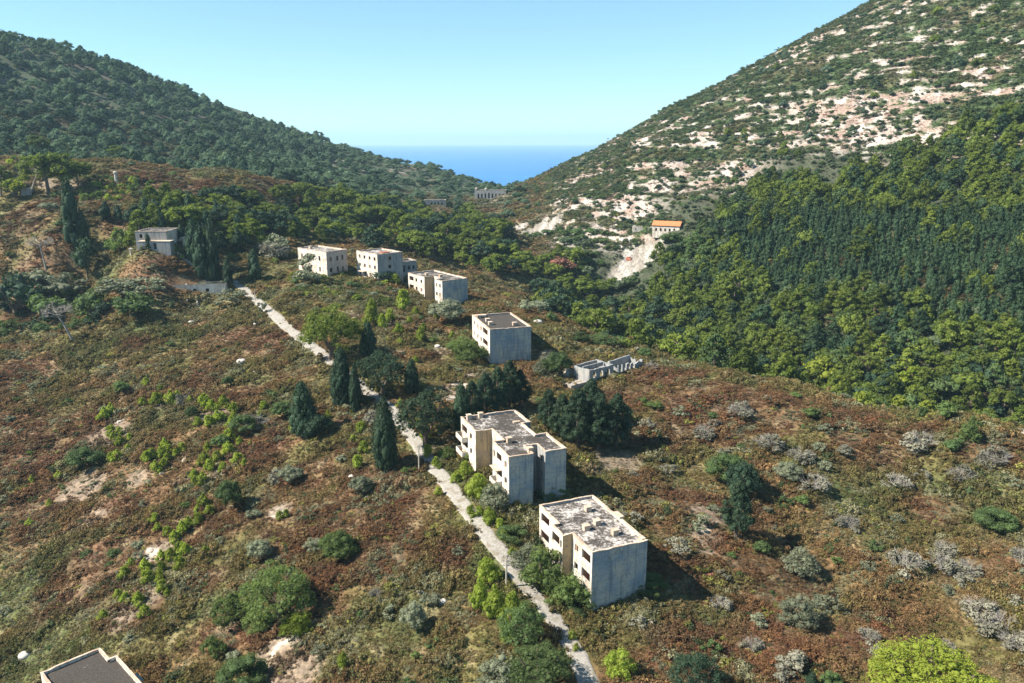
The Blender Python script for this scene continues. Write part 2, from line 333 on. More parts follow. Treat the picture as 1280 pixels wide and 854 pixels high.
def roofmat(name, thr):
    m, nt, bs, _ = newmat(name); g = nt.nodes.new('ShaderNodeNewGeometry'); P = g.outputs['Position']
    a = noise(nt, P, .32, 6, .7); b = noise(nt, P, 2.0, 6, .75); f = noise(nt, P, 7, 3)
    s = math_(nt, 'ADD', math_(nt, 'MULTIPLY', a, .5), math_(nt, 'MULTIPLY', b, .5))
    c = mixc(nt, ramp(nt, f, .3, .7), (.034, .028, .023), (.078, .067, .056)); c = mixc(nt, ramp(nt, s, thr-.01, thr+.13), c, (.50, .45, .40))
    L(nt, c, bs.inputs['Base Color']); bump(nt, bs, b, .3, .05); return m
M = dict(
 ground=terrain_mat(),
 pine=foliage('pine_needles', (.055, .085, .015), (.160, .190, .032), .31),
 pine_hazed=foliage('haze_tinted_needles', (.070, .110, .070), (.125, .165, .095), .3, (1.2, 1.5, .9)),  # lighter and bluer than pine: distance haze put into the needle colour
 pine_lime=foliage('lime_pine_needles', (.135, .175, .02), (.255, .28, .04), .35),
 dark=foliage('cypress_scales', (.022, .046, .026), (.050, .078, .038), .15, (1.1, 1.4, .8)),
 firs=foliage('plantation_needles', (.020, .044, .022), (.050, .080, .032), .15, (1.1, 1.5, .8)),
 shrub=foliage('shrub_leaves', (.05, .085, .028), (.105, .145, .050), .28),
 broad=foliage('broad_leaves', (.07, .11, .032), (.15, .19, .060), .38),
 greyshrub=foliage('grey_shrub_leaves', (.12, .135, .080), (.22, .23, .145), .25, (1.2, 1.25, 1)),
 sapling=foliage('sapling_needles', (.15, .20, .025), (.27, .31, .055), .38),
 red=foliage('dead_red_needles', (.16, .065, .045), (.26, .12, .08), .2, (1.3, .9, .8)),
 scrub=foliage('scrub_leaves', (.1, .1, .04), (.2, .2, .08), .25, (1.25, 1.2, .9), inst=True),
 heath=foliage('hill_shrub_leaves', (.055, .08, .042), (.10, .125, .060), .18, (1.1, 1.2, .9)),
 bark=simple('bark', (.09, .065, .05), (.17, .13, .10), 3), greybark=simple('grey_bark', (.20, .18, .15), (.34, .31, .27), 4),
 facade=plaster('cream_render', (.66, .605, .52), (.24, .20, .155), (.46, .37, .28), .55, .85),
 ochre=plaster('ochre_render', (.50, .36, .20), (.20, .15, .11), (.36, .29, .21), .5, .8),
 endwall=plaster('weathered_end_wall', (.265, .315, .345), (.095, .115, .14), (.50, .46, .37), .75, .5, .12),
 greywall=plaster('grey_render', (.30, .30, .29), (.14, .14, .14), (.40, .37, .31), .5, .8),
 pinkwall=plaster('dusty_render', (.44, .37, .32), (.22, .18, .16), (.36, .30, .25), .4, .7),
 coping=plaster('parapet_render', (.52, .42, .32), (.26, .20, .16), (.40, .27, .18), .55, .3),
 inner=plaster('inner_wall', (.46, .29, .19), (.22, .13, .09), (.40, .19, .11), .5, .6),
 slab=simple('floor_concrete', (.22, .19, .16), (.36, .32, .27)),
 roof1=roofmat('roof_mottled', .465), roof2=roofmat('roof_dark', .505), roof3=roofmat('roof_black', .585),
 road=None, dome=simple('pale_dome_concrete', (.36, .32, .27), (.56, .52, .46), 1.5), wood=simple('weathered_pole_wood', (.30, .26, .21), (.42, .38, .32), 5),
 tile=simple('orange_tile', (.50, .145, .055), (.64, .22, .10), 3), stone=simple('pale_rock', (.34, .29, .23), (.58, .52, .44), 1.2), rust=simple('red_brick_rubble', (.25, .085, .05), (.40, .17, .11), 3), silver=foliage('silver_leaves', (.135, .13, .090), (.235, .22, .16), .2, (1.2, 1.2, 1.05)),
)

# ---------------------------------------------------------------- object helpers
def mesh(name, V, F, mats, smoothf=False, midx=None, var=None):
    me = bpy.data.meshes.new(name); V = np.asarray(V, float)
    me.from_pydata(V.tolist(), [], [tuple(f) for f in F]) if not isinstance(F, np.ndarray) else None
    if isinstance(F, np.ndarray):
        me.vertices.add(len(V)); me.vertices.foreach_set('co', V.ravel())
        k = F.shape[1]; me.loops.add(F.size); me.loops.foreach_set('vertex_index', F.ravel().astype(np.int32))
        me.polygons.add(len(F)); me.polygons.foreach_set('loop_start', np.arange(0, F.size, k, dtype=np.int32)); me.polygons.foreach_set('loop_total', np.full(len(F), k, np.int32))
        me.update(calc_edges=True)
    for m in (mats if isinstance(mats, (list, tuple)) else [mats]): me.materials.append(m)
    if midx is not None: me.polygons.foreach_set('material_index', np.asarray(midx, np.int32))
    if smoothf: me.polygons.foreach_set('use_smooth', np.ones(len(me.polygons), bool))
    if var is not None:
        a = me.attributes.new('var', 'FLOAT', 'POINT'); a.data.foreach_set('value', np.asarray(var, np.float32))
    return me
def obj(name, me, parent=None, loc=None, rotz=0, scale=None):
    o = bpy.data.objects.new(name, me); col.objects.link(o)
    if parent is not None: o.parent = parent
    if loc is not None: o.location = loc
    if rotz: o.rotation_euler = (0, 0, rotz)
    if scale is not None: o.scale = scale
    return o
def tag(o, label=None, cat=None, group=None, kind=None):
    if label: o['label'] = label
    if cat: o['category'] = cat
    if group: o['group'] = group
    if kind: o['kind'] = kind
    return o
class MB:
    def __init__(s): s.V = []; s.F = []
    def add(s, V, F):
        b = len(s.V); s.V += [tuple(v) for v in V]; s.F += [tuple(i+b for i in f) for f in F]; return s
    def box(s, x0, y0, z0, x1, y1, z1):
        return s.add([(x0,y0,z0),(x1,y0,z0),(x1,y1,z0),(x0,y1,z0),(x0,y0,z1),(x1,y0,z1),(x1,y1,z1),(x0,y1,z1)],
                     [(0,3,2,1),(4,5,6,7),(0,1,5,4),(1,2,6,5),(2,3,7,6),(3,0,4,7)])
    def prism(s, poly, z0, z1):
        n = len(poly)
        return s.add([(x, y, z0) for x, y in poly]+[(x, y, z1) for x, y in poly],
                     [tuple(range(n-1, -1, -1)), tuple(range(n, 2*n))]+[(i, (i+1) % n, n+(i+1) % n, n+i) for i in range(n)])
    def tube(s, P, Rd, k=6):
        P = [Vector(p) for p in P]; rings = []
        for i, p in enumerate(P):
            d = (P[min(i+1, len(P)-1)]-P[max(i-1, 0)]).normalized(); a = d.orthogonal().normalized(); b = d.cross(a)
            rings.append([p+(a*math.cos(t)+b*math.sin(t))*Rd[i] for t in [2*math.pi*j/k for j in range(k)]])
        V = [v for r in rings for v in r]; F = []
        for i in range(len(P)-1):
            for j in range(k): F.append((i*k+j, i*k+(j+1) % k, (i+1)*k+(j+1) % k, (i+1)*k+j))
        F.append(tuple(range(k-1, -1, -1))); F.append(tuple((len(P)-1)*k+j for j in range(k)))
        return s.add(V, F)
    def build(s, name, m, parent=None, **kw): return obj(name, mesh(name, s.V, s.F, m), parent, **kw)

# ---------------------------------------------------------------- ground, sea
nr, na = GX.shape
V = np.stack([GX, GY, GZ+CAMZ], -1).reshape(-1, 3)
ii, jj = np.meshgrid(np.arange(nr-1), np.arange(na-1), indexing='ij')
q = (ii*na+jj).ravel(); F = np.stack([q, q+1, q+na+1, q+na], -1)[:, ::-1]
me = mesh('ground', V, np.ascontiguousarray(F), M['ground'], True)
ca = me.color_attributes.new('col', 'FLOAT_COLOR', 'POINT'); ca.data.foreach_set('color', np.concatenate([GCOL.reshape(-1, 3), np.ones((GX.size, 1))], 1).astype(np.float32).ravel())
tag(obj('ground', me), kind='structure')
m, nt, bs, _ = newmat('sea_water'); bs.inputs['Base Color'].default_value = (.004, .10, .30, 1); bs.inputs['Roughness'].default_value = .3; bs.inputs['Specular IOR Level'].default_value = .12
g = nt.nodes.new('ShaderNodeNewGeometry'); nn = noise(nt, mapping(nt, g.outputs['Position'], (.012, .03, 1)), 1.0, 6, .65); bump(nt, bs, nn, .5, 6)
n5 = noise(nt, mapping(nt, g.outputs['Position'], (.0006, .002, 1)), 1.0, 4); L(nt, mixc(nt, ramp(nt, n5, .35, .65), (.002, .105, .33), (.004, .14, .41)), bs.inputs['Base Color'])
ang = np.linspace(0, 2*math.pi, 97)[:-1]
SEA = 30.0
Vs = [(0, 0, SEA)]+[(24000*math.cos(t), 24000*math.sin(t), SEA) for t in ang]
Fs = [(0, 1+i, 1+(i+1) % 96) for i in range(96)]
tag(obj('sea', mesh('sea', Vs, Fs, m)), kind='structure')
# ---------------------------------------------------------------- road
SZ = GZ+CAMZ
def road_ribbon():
    cs = []                                   # resample the centre line
    P = road_c[:, :2]; seg = np.hypot(*np.diff(P, axis=0).T); s = np.concatenate([[0], np.cumsum(seg)])
    t = np.arange(0, s[-1], .9); x = np.interp(t, s, P[:, 0]); y = np.interp(t, s, P[:, 1])
    for _ in range(4): x[1:-1] = (x[:-2]+2*x[1:-1]+x[2:])/4; y[1:-1] = (y[:-2]+2*y[1:-1]+y[2:])/4
    dx = np.gradient(x); dy = np.gradient(y); l = np.hypot(dx, dy); nx, ny = -dy/l, dx/l
    dd = np.hypot(x, y); w = np.interp(dd, [80, 110, 160, 250, 300], [1.45, 1.5, 1.6, 1.7, 1.5])
    Vv = []; n = len(x); nacr = 11
    for k in range(nacr):
        u = k/(nacr-1)*2-1
        e = w*u
        if k in (0, nacr-1): e = e+np.sign(u)*(fbm(t, t*0+k*9, 2.2, 201, 4)-.5)*1.4
        X = x+nx*e; Y = y+ny*e
        z = H(X, Y)+CAMZ+.10+.03*(1-abs(u))-(.25 if k in (0, nacr-1) else 0)
        Vv.append(np.stack([X, Y, z], -1))
    Vv = np.stack(Vv, 1).reshape(-1, 3)
    a, b = np.meshgrid(np.arange(n-1), np.arange(nacr-1), indexing='ij'); q = (a*nacr+b).ravel()
    return Vv, np.stack([q, q+nacr, q+nacr+1, q+1], -1), (x, y)
m, nt, bs, _ = newmat('worn_concrete_road'); g = nt.nodes.new('ShaderNodeNewGeometry'); P_ = g.outputs['Position']
a_ = noise(nt, P_, .5, 6, .7); b_ = noise(nt, P_, 3, 5, .7)
c = mixc(nt, ramp(nt, b_, .35, .7), (.22, .20, .17), (.36, .33, .285)); c = mixc(nt, math_(nt, 'MULTIPLY', ramp(nt, a_, .50, .64), .75), c, (.17, .14, .09))
vo = nt.nodes.new('ShaderNodeTexVoronoi'); vo.feature = 'DISTANCE_TO_EDGE'; vo.inputs['Scale'].default_value = .45; L(nt, P_, vo.inputs['Vector'])
c = mixc(nt, math_(nt, 'MULTIPLY', ramp(nt, vo.outputs[0], .02, .0), .35), c, (.17, .15, .11))
L(nt, c, bs.inputs['Base Color']); bump(nt, bs, b_, .5, .06); M['road'] = m
rv, rf, (rx_, ry_) = road_ribbon()
tag(obj('road', mesh('road', rv, rf, M['road'], True)), kind='structure')
RDG = np.full(GX.shape, 1e9); RDG[m_] = RD[m_]

# ---------------------------------------------------------------- buildings
footprints = []
class B:
    """a roofless-looking flat concrete block: outer walls with real openings, floors, parapet, roof"""
    def __init__(s, name, label, cat, org, ang, poly, zb, zt, group=None):
        s.o = bpy.data.objects.new(name, None); col.objects.link(s.o); tag(s.o, label, cat, group)
        s.o.location = (org[0], org[1], zb+CAMZ); s.o.rotation_euler = (0, 0, R_(ang)); s.h = zt-zb; s.poly = poly
        c, sn = math.cos(R_(ang)), math.sin(R_(ang))
        W = [(org[0]+x*c-y*sn, org[1]+x*sn+y*c) for x, y in poly]; footprints.append(W); s.W = W
    def wall(s, e, openings=(), mat='facade', top=None, bottom=-4.0, name='wall', frames=None, t=.28, label=None, kinds=None):
        (x0, y0), (x1, y1) = s.poly[e], s.poly[(e+1) % len(s.poly)]
        Lw = math.hypot(x1-x0, y1-y0); d = ((x1-x0)/Lw, (y1-y0)/Lw); n = (d[1], -d[0]); top = s.h if top is None else top
        def P(u, v, off=0.0): return (x0+d[0]*u+n[0]*off, y0+d[1]*u+n[1]*off, v)
        us = sorted({0, Lw, *[o[0] for o in openings], *[o[1] for o in openings]}); vs = sorted({bottom, top, *[o[2] for o in openings], *[o[3] for o in openings]})
        mb = MB()
        for a, b in zip(us, us[1:]):
            for c_, d_ in zip(vs, vs[1:]):
                cu, cv = (a+b)/2, (c_+d_)/2
                if any(o[0] < cu < o[1] and o[2] < cv < o[3] for o in openings): continue
                mb.add([P(a, c_), P(b, c_), P(b, d_), P(a, d_)], [(0, 1, 2, 3)])
                mb.add([P(a, c_, -t), P(b, c_, -t), P(b, d_, -t), P(a, d_, -t)], [(3, 2, 1, 0)])
        for o in openings:
            a, b, c_, d_ = o[:4]
            for q0, q1 in (((a, c_), (b, c_)), ((b, c_), (b, d_)), ((b, d_), (a, d_)), ((a, d_), (a, c_))):
                mb.add([P(*q0), P(*q1), P(*q1, -t), P(*q0, -t)], [(0, 1, 2, 3)])
        w = mb.build(name, M[mat], s.o)
        if label: w['label'] = label
        for o in openings:
            a, b, c_, d_ = o[:4]; k = o[4] if len(o) > 4 else 'w'
            def bar(mbx, ua, ub, va, vb, i0, i1):
                Q = [P(ua, va, i1), P(ub, va, i1), P(ub, va, i0), P(ua, va, i0), P(ua, vb, i1), P(ub, vb, i1), P(ub, vb, i0), P(ua, vb, i0)]
                mbx.add(Q, [(0,1,2,3),(4,7,6,5),(0,4,5,1),(1,5,6,2),(2,6,7,3),(3,7,4,0)])
            if k == 'w':                                        # empty window: thin surround and a sill
                f = MB()
                for r in ((a+.003, a+.07, c_+.08, d_-.003), (b-.07, b-.003, c_+.08, d_-.003), (a+.07, b-.07, d_-.07, d_-.003)): bar(f, *r, -.2, -.13)
                wo_ = f.build('window', M['wood'], s.o)
                f = MB(); bar(f, a-.08, b+.08, c_-.09, c_-.004, -.1, .07); f.build('sill', M['coping'], wo_)
                q_ = (a*7.31+c_*3.7+x0*1.9) % 1
                if q_ < .38: f = MB(); bar(f, a+.075, a+(b-a)*(.5 if q_ > .12 else .93), c_+.09, d_-.08-(.3 if q_ > .25 else 0), -.19, -.15); f.build('shutter', M['shutter'], wo_)
            elif k == 'l':                                      # loggia: recessed room wall, side cheeks
                f = MB(); dp = -1.5; fl = c_-.95; ce = d_+.12
                f.add([P(a-.1, fl, dp), P(b+.1, fl, dp), P(b+.1, ce, dp), P(a-.1, ce, dp)], [(0, 1, 2, 3)])
                f.add([P(a-.1, fl, -t-.004), P(a-.1, fl, dp), P(a-.1, ce, dp), P(a-.1, ce, -t-.004)], [(0, 1, 2, 3)])
                f.add([P(b+.1, fl, dp), P(b+.1, fl, -t-.004), P(b+.1, ce, -t-.004), P(b+.1, ce, dp)], [(0, 1, 2, 3)])
                lo = f.build('loggia', M['inner'], s.o)
                f = MB(); bar(f, a+.5, a+1.3, fl+.05, fl+2.1, dp, dp+.03); f.build('doorway', M['black'], lo)
        return P
    def balcony(s, P, u0, u1, v, dep=1.1, name='balcony', missing=False):
        f = MB()
        def bar(ua, ub, va, vb, i0, i1):
            Q = [P(ua, va, i1), P(ub, va, i1), P(ub, va, i0), P(ua, va, i0), P(ua, vb, i1), P(ub, vb, i1), P(ub, vb, i0), P(ua, vb, i0)]
            f.add(Q, [(0,1,2,3),(4,7,6,5),(0,4,5,1),(1,5,6,2),(2,6,7,3),(3,7,4,0)])
        bar(u0, u1, v, v+.14, .003, dep); b = f.build(name, M['coping'], s.o)
        if not missing:
            f = MB(); bar(u0, u1, v+.143, v+1.0, dep-.1, dep); bar(u0, u0+.1, v+.143, v+1.0, .003, dep-.103); bar(u1-.1, u1, v+.143, v+1.0, .003, dep-.103); f.build('railing_wall', M['facade'], b)
    def finish(s, roofm, floors, par=.32, inset=.27, rubble=0, topv=None):
        pl = s.poly; n = len(pl); top = s.h
        def off(dst):
            out = []
            for i in range(n):
                p0, p1, p2 = pl[i-1], pl[i], pl[(i+1) % n]
                a = Vector((p1[0]-p0[0], p1[1]-p0[1])).normalized(); b = Vector((p2[0]-p1[0], p2[1]-p1[1])).normalized()
                na, nb = Vector((a.y, -a.x)), Vector((b.y, -b.x)); m = (na+nb); m = m/max(m.dot(na), .2)
                out.append((p1[0]+m.x*dst, p1[1]+m.y*dst))
            return out
        ob, ib = off(.06), off(-inset-.004)
        rp = random.Random(int(abs(s.o.location.x)*100)); O_, I_, Hh = [], [], []
        for i in range(n):
            j = (i+1) % n; Ls = math.hypot(ob[j][0]-ob[i][0], ob[j][1]-ob[i][1]); k = max(1, int(Ls/.8))
            for q in range(k):
                t = q/k; O_.append((ob[i][0]+(ob[j][0]-ob[i][0])*t, ob[i][1]+(ob[j][1]-ob[i][1])*t)); I_.append((ib[i][0]+(ib[j][0]-ib[i][0])*t, ib[i][1]+(ib[j][1]-ib[i][1])*t))
                Hh.append(.13+rp.uniform(-.03, .03)-(.11 if rp.random() < .12 else 0))
        V = [(x, y, top+.004) for x, y in O_]+[(x, y, top+.004) for x, y in I_]+[(x, y, top+h) for (x, y), h in zip(O_, Hh)]+[(x, y, top+h) for (x, y), h in zip(I_, Hh)]
        F = []; nn_ = len(O_)
        for i in range(nn_):
            j = (i+1) % nn_
            F += [(i, j, 2*nn_+j, 2*nn_+i), (2*nn_+i, 2*nn_+j, 3*nn_+j, 3*nn_+i), (nn_+j, nn_+i, 3*nn_+i, 3*nn_+j), (nn_+i, nn_+j, j, i)]
        MB().add(V, F).build('parapet', M['coping'], s.o)
        MB().prism(off(-.2), top-.55, top-par).build('roof', M[roofm], s.o)
        for z in floors: MB().prism(off(-.2), z-.2, z).build('floor_slab', M['slab'], s.o)
    def block(s, name, x0, y0, x1, y1, z0, z1, mat='coping', cap=True, label=None):
        p = MB().box(x0, y0, z0, x1, y1, z1).build(name, M[mat], s.o)
        if label: p['label'] = label
        if cap: MB().box(x0-.08, y0-.08, z1+.002, x1+.08, y1+.08, z1+.1).build('cap', M['coping'], p)
M['shutter'] = simple('faded_shutter_boards', (.16, .10, .065), (.28, .19, .13), 6)
mblk, ntb, bsb, _ = newmat('dark_doorway'); bsb.inputs['Base Color'].default_value = (.02, .018, .016, 1); M['black'] = mblk
def win(u, w, vs, h=1.15): return [(u, u+w, v, v+h) for v in vs]
def log_(u, w, vs, h=1.45): return [(u, u+w, v, v+h, 'l') for v in vs]
ST = [1.25, 4.15, 7.05]           # window-sill heights of the three storeys
FL = [.3, 3.2, 6.1]

# nearest block, mottled roof
b = B('apartment_block', 'nearest whole apartment block on the right of the road, blackened roof blotched with white', 'building', (11.2,100.5), 23,
      [(0,0),(9,0),(9,16.4),(-.5,16.4),(-.5,9.8),(-1.6,9.8),(-1.6,6),(0,6)], -65, -55.7, 'three storey derelict apartment blocks')
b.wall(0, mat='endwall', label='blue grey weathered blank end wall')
b.wall(1, win(2, 1.1, ST)+win(6, 1.1, ST)+win(10, 1.1, ST)+win(13.5, 1.1, ST))
b.wall(2, win(4, 1.1, ST), mat='greywall')
b.wall(3, log_(.7, 2.9, ST)+win(4.6, .9, ST[:1]))
b.wall(4, mat='ochre'); b.wall(5, log_(.35, 2.4, ST, 1.5)+[(3.0, 3.5, v, v+1.3, 'n') for v in ST]); b.wall(6, mat='ochre', label='ochre stained side wall'); b.wall(7, win(.7, 1.15, ST)+log_(3.0, 2.5, ST, 1.5))
b.finish('roof1', FL)
R1 = 9.3-.318
for (x, y) in ((5.0,7.7),(2.7,6.9),(5.9,12.3),(5.9,4.0)): b.block('chimney', x-.45, y-.4, x+.45, y+.4, R1, R1+.75)
b.block('parapet_rubble', 8.6, 7.2, 9.4, 9.2, 9.3+.14, 9.3+.45, cap=False, label='broken raised piece of the parapet'); b.block('parapet_rubble', 8.3, .3, 8.9, 1.4, R1, R1+.6, cap=False)
# two-winged block, dark roof
ST3 = ST; b = B('apartment_block', 'two-winged apartment block with balconies and a dark roof, beside dark cypresses', 'building', (-.5,122.9), 22,
      [(0,0),(4.4,0),(4.4,3.6),(6.6,3.6),(6.6,0),(10.5,0),(10.5,8),(8.4,8),(8.4,14.3),(10,14.3),(10,21.8),(-1.1,21.8),(-1.1,13.5),(2,13.5),(2,7.7),(0,7.7)], -60.5, -50.7, 'three storey derelict apartment blocks')
v3 = [1.6, 4.5, 7.4]
b.wall(0, mat='endwall', label='grey banded blank end wall of the near wing'); b.wall(1, mat='greywall'); b.wall(2, win(.6, 1, v3), mat='greywall', label='recessed stair wall with windows')
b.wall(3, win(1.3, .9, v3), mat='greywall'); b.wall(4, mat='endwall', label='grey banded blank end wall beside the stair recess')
b.wall(5, win(1, 1.1, v3)+win(5, 1.1, v3)); b.wall(6, mat='greywall'); b.wall(7, win(1, 1.1, v3)+win(4, 1.1, v3)); b.wall(8, mat='greywall'); b.wall(9, win(2, 1.1, v3)+win(5, 1.1, v3)); b.wall(10, win(4, 1.1, v3), mat='greywall')
P = b.wall(11, win(3.9+1.2, 1.15, v3[1:])+win(4.6, .0001, [])+log_(.7, 2.9, v3, 1.4))
for v in v3[:2]+[v3[2]]: b.balcony(P, .3, 3.9, v-1.25, 1.15)
b.wall(12, mat='ochre', label='ochre stained side wall of the far wing'); b.wall(13, win(4.2, .9, v3)); b.wall(14, mat='greywall')
P = b.wall(15, win(.5, .9, v3)+log_(1.9, 2.4, v3, 1.4)+win(5.6, 1.1, v3))
for v in v3: b.balcony(P, 1.6, 4.5, v-1.25, 1.2, missing=(v == v3[2]))
b.finish('roof2', [.6, 3.5, 6.4])
R2 = 9.8-.318
for (x, y) in ((.2,20.9),(2.6,21.1),(2.8,7.0),(4.4,1.4)): b.block('chimney', x-.4, y-.4, x+.4, y+.4, R2, R2+.9)
b.block('parapet_rubble', 7.2, 15.6, 8.6, 16.3, R2, R2+.25, cap=False)
# third block, square
b = B('apartment_block', 'square apartment block with black roof and pale chimneys, left of the low roofless ruin', 'building', (-5.6,194.9), 17,
      [(0,0),(11,0),(11,18),(0,18)], -55, -46, 'three storey derelict apartment blocks')
vv = [1.0, 3.9, 6.8]
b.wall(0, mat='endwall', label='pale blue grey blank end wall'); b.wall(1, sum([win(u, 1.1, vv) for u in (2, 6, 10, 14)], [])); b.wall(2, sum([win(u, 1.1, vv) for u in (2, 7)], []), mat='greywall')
b.wall(3, win(1.6, 1.2, vv)+win(5.6, 1.1, vv)+win(8.9, 1.1, vv)+log_(11.3, 4.6, vv, 1.5)); b.finish('roof3', [.1, 3.0, 5.9])
R3 = 9-.318
for (x, y) in ((2.0,6.6),(2.3,10.5),(7.8,4.2),(1.2,15.5)): b.block('chimney', x-.5, y-.5, x+.5, y+.5, R3, R3+.75)
b.block('aerial_mast', 8.6, 4.6, 8.68, 4.68, R3, R3+2.0, mat='wood', cap=False)
b.block('stair_head', .5, 15.9, 3.4, 17.4, R3, R3+.5)
# fourth block, L-shaped with recess
b = B('apartment_block', 'apartment block with a deep facade recess and blue grey end wall, midway along the ridge', 'building', (-22.6,254.7), 37,
      [(0,0),(9.9,0),(9.9,21),(-.6,21),(-.6,10.2),(3,10.2),(3,4.6),(0,4.6)], -53.3, -44, 'three storey derelict apartment blocks')
b.wall(0, mat='endwall', label='blue grey blank end wall'); b.wall(1, sum([win(u, 1.1, ST) for u in (3, 8, 13, 17)], [])); b.wall(2, win(4, 1.1, ST), mat='greywall')
b.wall(3, log_(.8, 2.8, ST)+win(5.0, 1.1, ST)+win(8.2, 1.1, ST)); b.wall(4, mat='ochre', label='side wall in the facade recess'); b.wall(5, win(2, 1.2, ST)); b.wall(6, mat='greywall'); b.wall(7, win(.7, .9, ST)+win(2.7, .9, ST)); b.finish('roof2', FL)
for (x, y) in ((5,9),(3.2,15)): b.block('chimney', x-.5, y-.5, x+.5, y+.5, R1, R1+.7)
# fifth: dormitory block with four window columns
b = B('dormitory_block', 'cream block with four columns of small square windows, right of the long pale block', 'building', (-45.9,270.), 42,
      [(0,0),(10.4,0),(10.4,13.3),(0,13.3)], -46.8, -37.5, 'pale blocks standing side by side on the ridge')
b.wall(0, win(4.4, 1.2, ST[1:]), mat='greywall', label='grey end wall with two small windows'); b.wall(1, win(3, 1.2, ST)+win(8, 1.2, ST)); b.wall(2, win(3, 1.2, ST), mat='greywall')
b.wall(3, sum([win(u, 1.1, ST) for u in (1.4, 4.6, 7.9, 11.0)], []), mat='facade'); b.finish('roof1', FL)
b.block('porch_roof', -1.6, 7.2, -.004, 10.4, 2.6, 2.8, cap=False); b.block('roof_wreckage', 4, 3, 7.2, 5.2, R1, R1+.35, mat='rust', cap=False)
# sixth: long pale block with loggia
b = B('barracks_block', 'long pale block with a first-floor loggia, leftmost of the two side by side', 'building', (-63.9,273.), 49,
      [(0,0),(8.8,0),(8.8,16.8),(0,16.8)], -45.6, -37, 'pale blocks standing side by side on the ridge')
v2 = [1.4, 5.2]
b.wall(0, win(1.2, 1.0, v2, 1.5)+win(4.2, .8, v2, 1.6)+win(6.3, .8, v2, 1.6), mat='pinkwall', label='dusty side wall'); b.wall(1, win(4, 1, v2)+win(9, 1, v2)); b.wall(2, win(4, 1, v2), mat='greywall')
b.wall(3, win(1.9, 1.0, v2, 1.6)+log_(5.2, 4.6, [5.0], 2.2)+win(5.6, 1.4, [1.2], 1.6)+win(12.2, 1.0, v2, 1.6)); b.finish('roof1', [.3, 4.1])
b.block('chimney', 3, 13.5, 4, 14.5, 8.6-.318, 8.6+.5)
# small hut beside it
b = B('flat_roofed_hut', 'small dark grey flat-roofed hut behind the block with four window columns', 'hut', (-40.2,284.5), 36, [(0,0),(6.8,0),(6.8,6),(0,6)], -46.5, -42.2)
b.wall(0, [(.8,1.9,.6,2.9,'n'),(3.0,3.8,1.3,2.6,'n'),(5,5.8,1.3,2.6,'n')], mat='greywall'); b.wall(1, mat='greywall'); b.wall(2, mat='greywall'); b.wall(3, mat='facade'); b.finish('roof3', [.2])
# corner building at bottom left
b = B('apartment_block', 'block at the bottom left corner, only its black roof and stepped parapet in view', 'building', (-58.7,99.3), 46,
      [(-7.6,-13),(1.0,-13),(1.0,-3.6),(0,-3.6),(0,0),(-7.6,0)], -80, -70, 'three storey derelict apartment blocks')
b.wall(0, win(2, 1.1, ST), mat='greywall'); b.wall(1, win(2, 1.1, ST)+win(6, 1.1, ST)); b.wall(2, mat='facade'); b.wall(3, mat='facade'); b.wall(4, win(3, 1.1, ST)); b.wall(5, win(4, 1.1, ST)+win(8, 1.1, ST)); b.finish('roof3', FL)
b.block('balcony_slab', 1.004, -9.2, 2.3, -7.0, 8.2, 8.4, cap=False, mat='slab')
# left grey house with annex
b = B('grey_house', 'grey two storey house with sagging dark roof and a low annex, on the left hillside', 'house', tuple((at(184, 313)+np.array([-5.5, 4.2, 0]))[:2]), 2, [(0,0),(10.6,0),(10.6,12),(0,12)], at(184, 313)[2]+.3, at(184, 313)[2]+5.9)
b.wall(0, [(1.4,2.4,3.4,4.8,'w')], mat='greywall'); b.wall(1, mat='facade'); b.wall(2, mat='greywall'); b.wall(3, mat='facade', ); b.finish('roof2', [.2, 3])
b.block('annex', 2.0, -3.6, 13.0, -.01, -3, 2.6, mat='greywall', label='low grey lean-to annex'); b.block('annex_door', 7.4, -3.63, 8.3, -3.604, 0, 2.1, mat='black', cap=False)
# low ruin by the road
b = B('low_ruin', 'long low white ruin with two dark vents, at the upper end of the road', 'ruin', tuple((at(245, 367)+np.array([-9.2, -.6, 0]))[:2]), 8, [(0,0),(18.6,0),(18.6,6),(0,6)], at(245, 367)[2]-.2, at(245, 367)[2]+2.9)
b.wall(0, [(8.2,9.3,.6,1.7,'n'),(12.2,13.3,.6,1.7,'n')], mat='whitewash'if 'whitewash' in M else 'facade'); b.wall(1, mat='facade'); b.wall(2, mat='facade'); b.wall(3, mat='facade')
MB().box(5.4,.3,0,5.7,5.7,2.9).build('cross_wall', M['facade'], b.o); MB().box(5.75,.3,2.3,18.3,5.7,2.5).build('roof', M['roof3'], b.o); MB().box(.3,.3,-.2,18.3,5.7,.02).build('floor_slab', M['slab'], b.o)
MB().box(-4.2,.4,-1.0,-.02,2.8,.25).build('apron_slab', M['slab'], b.o)
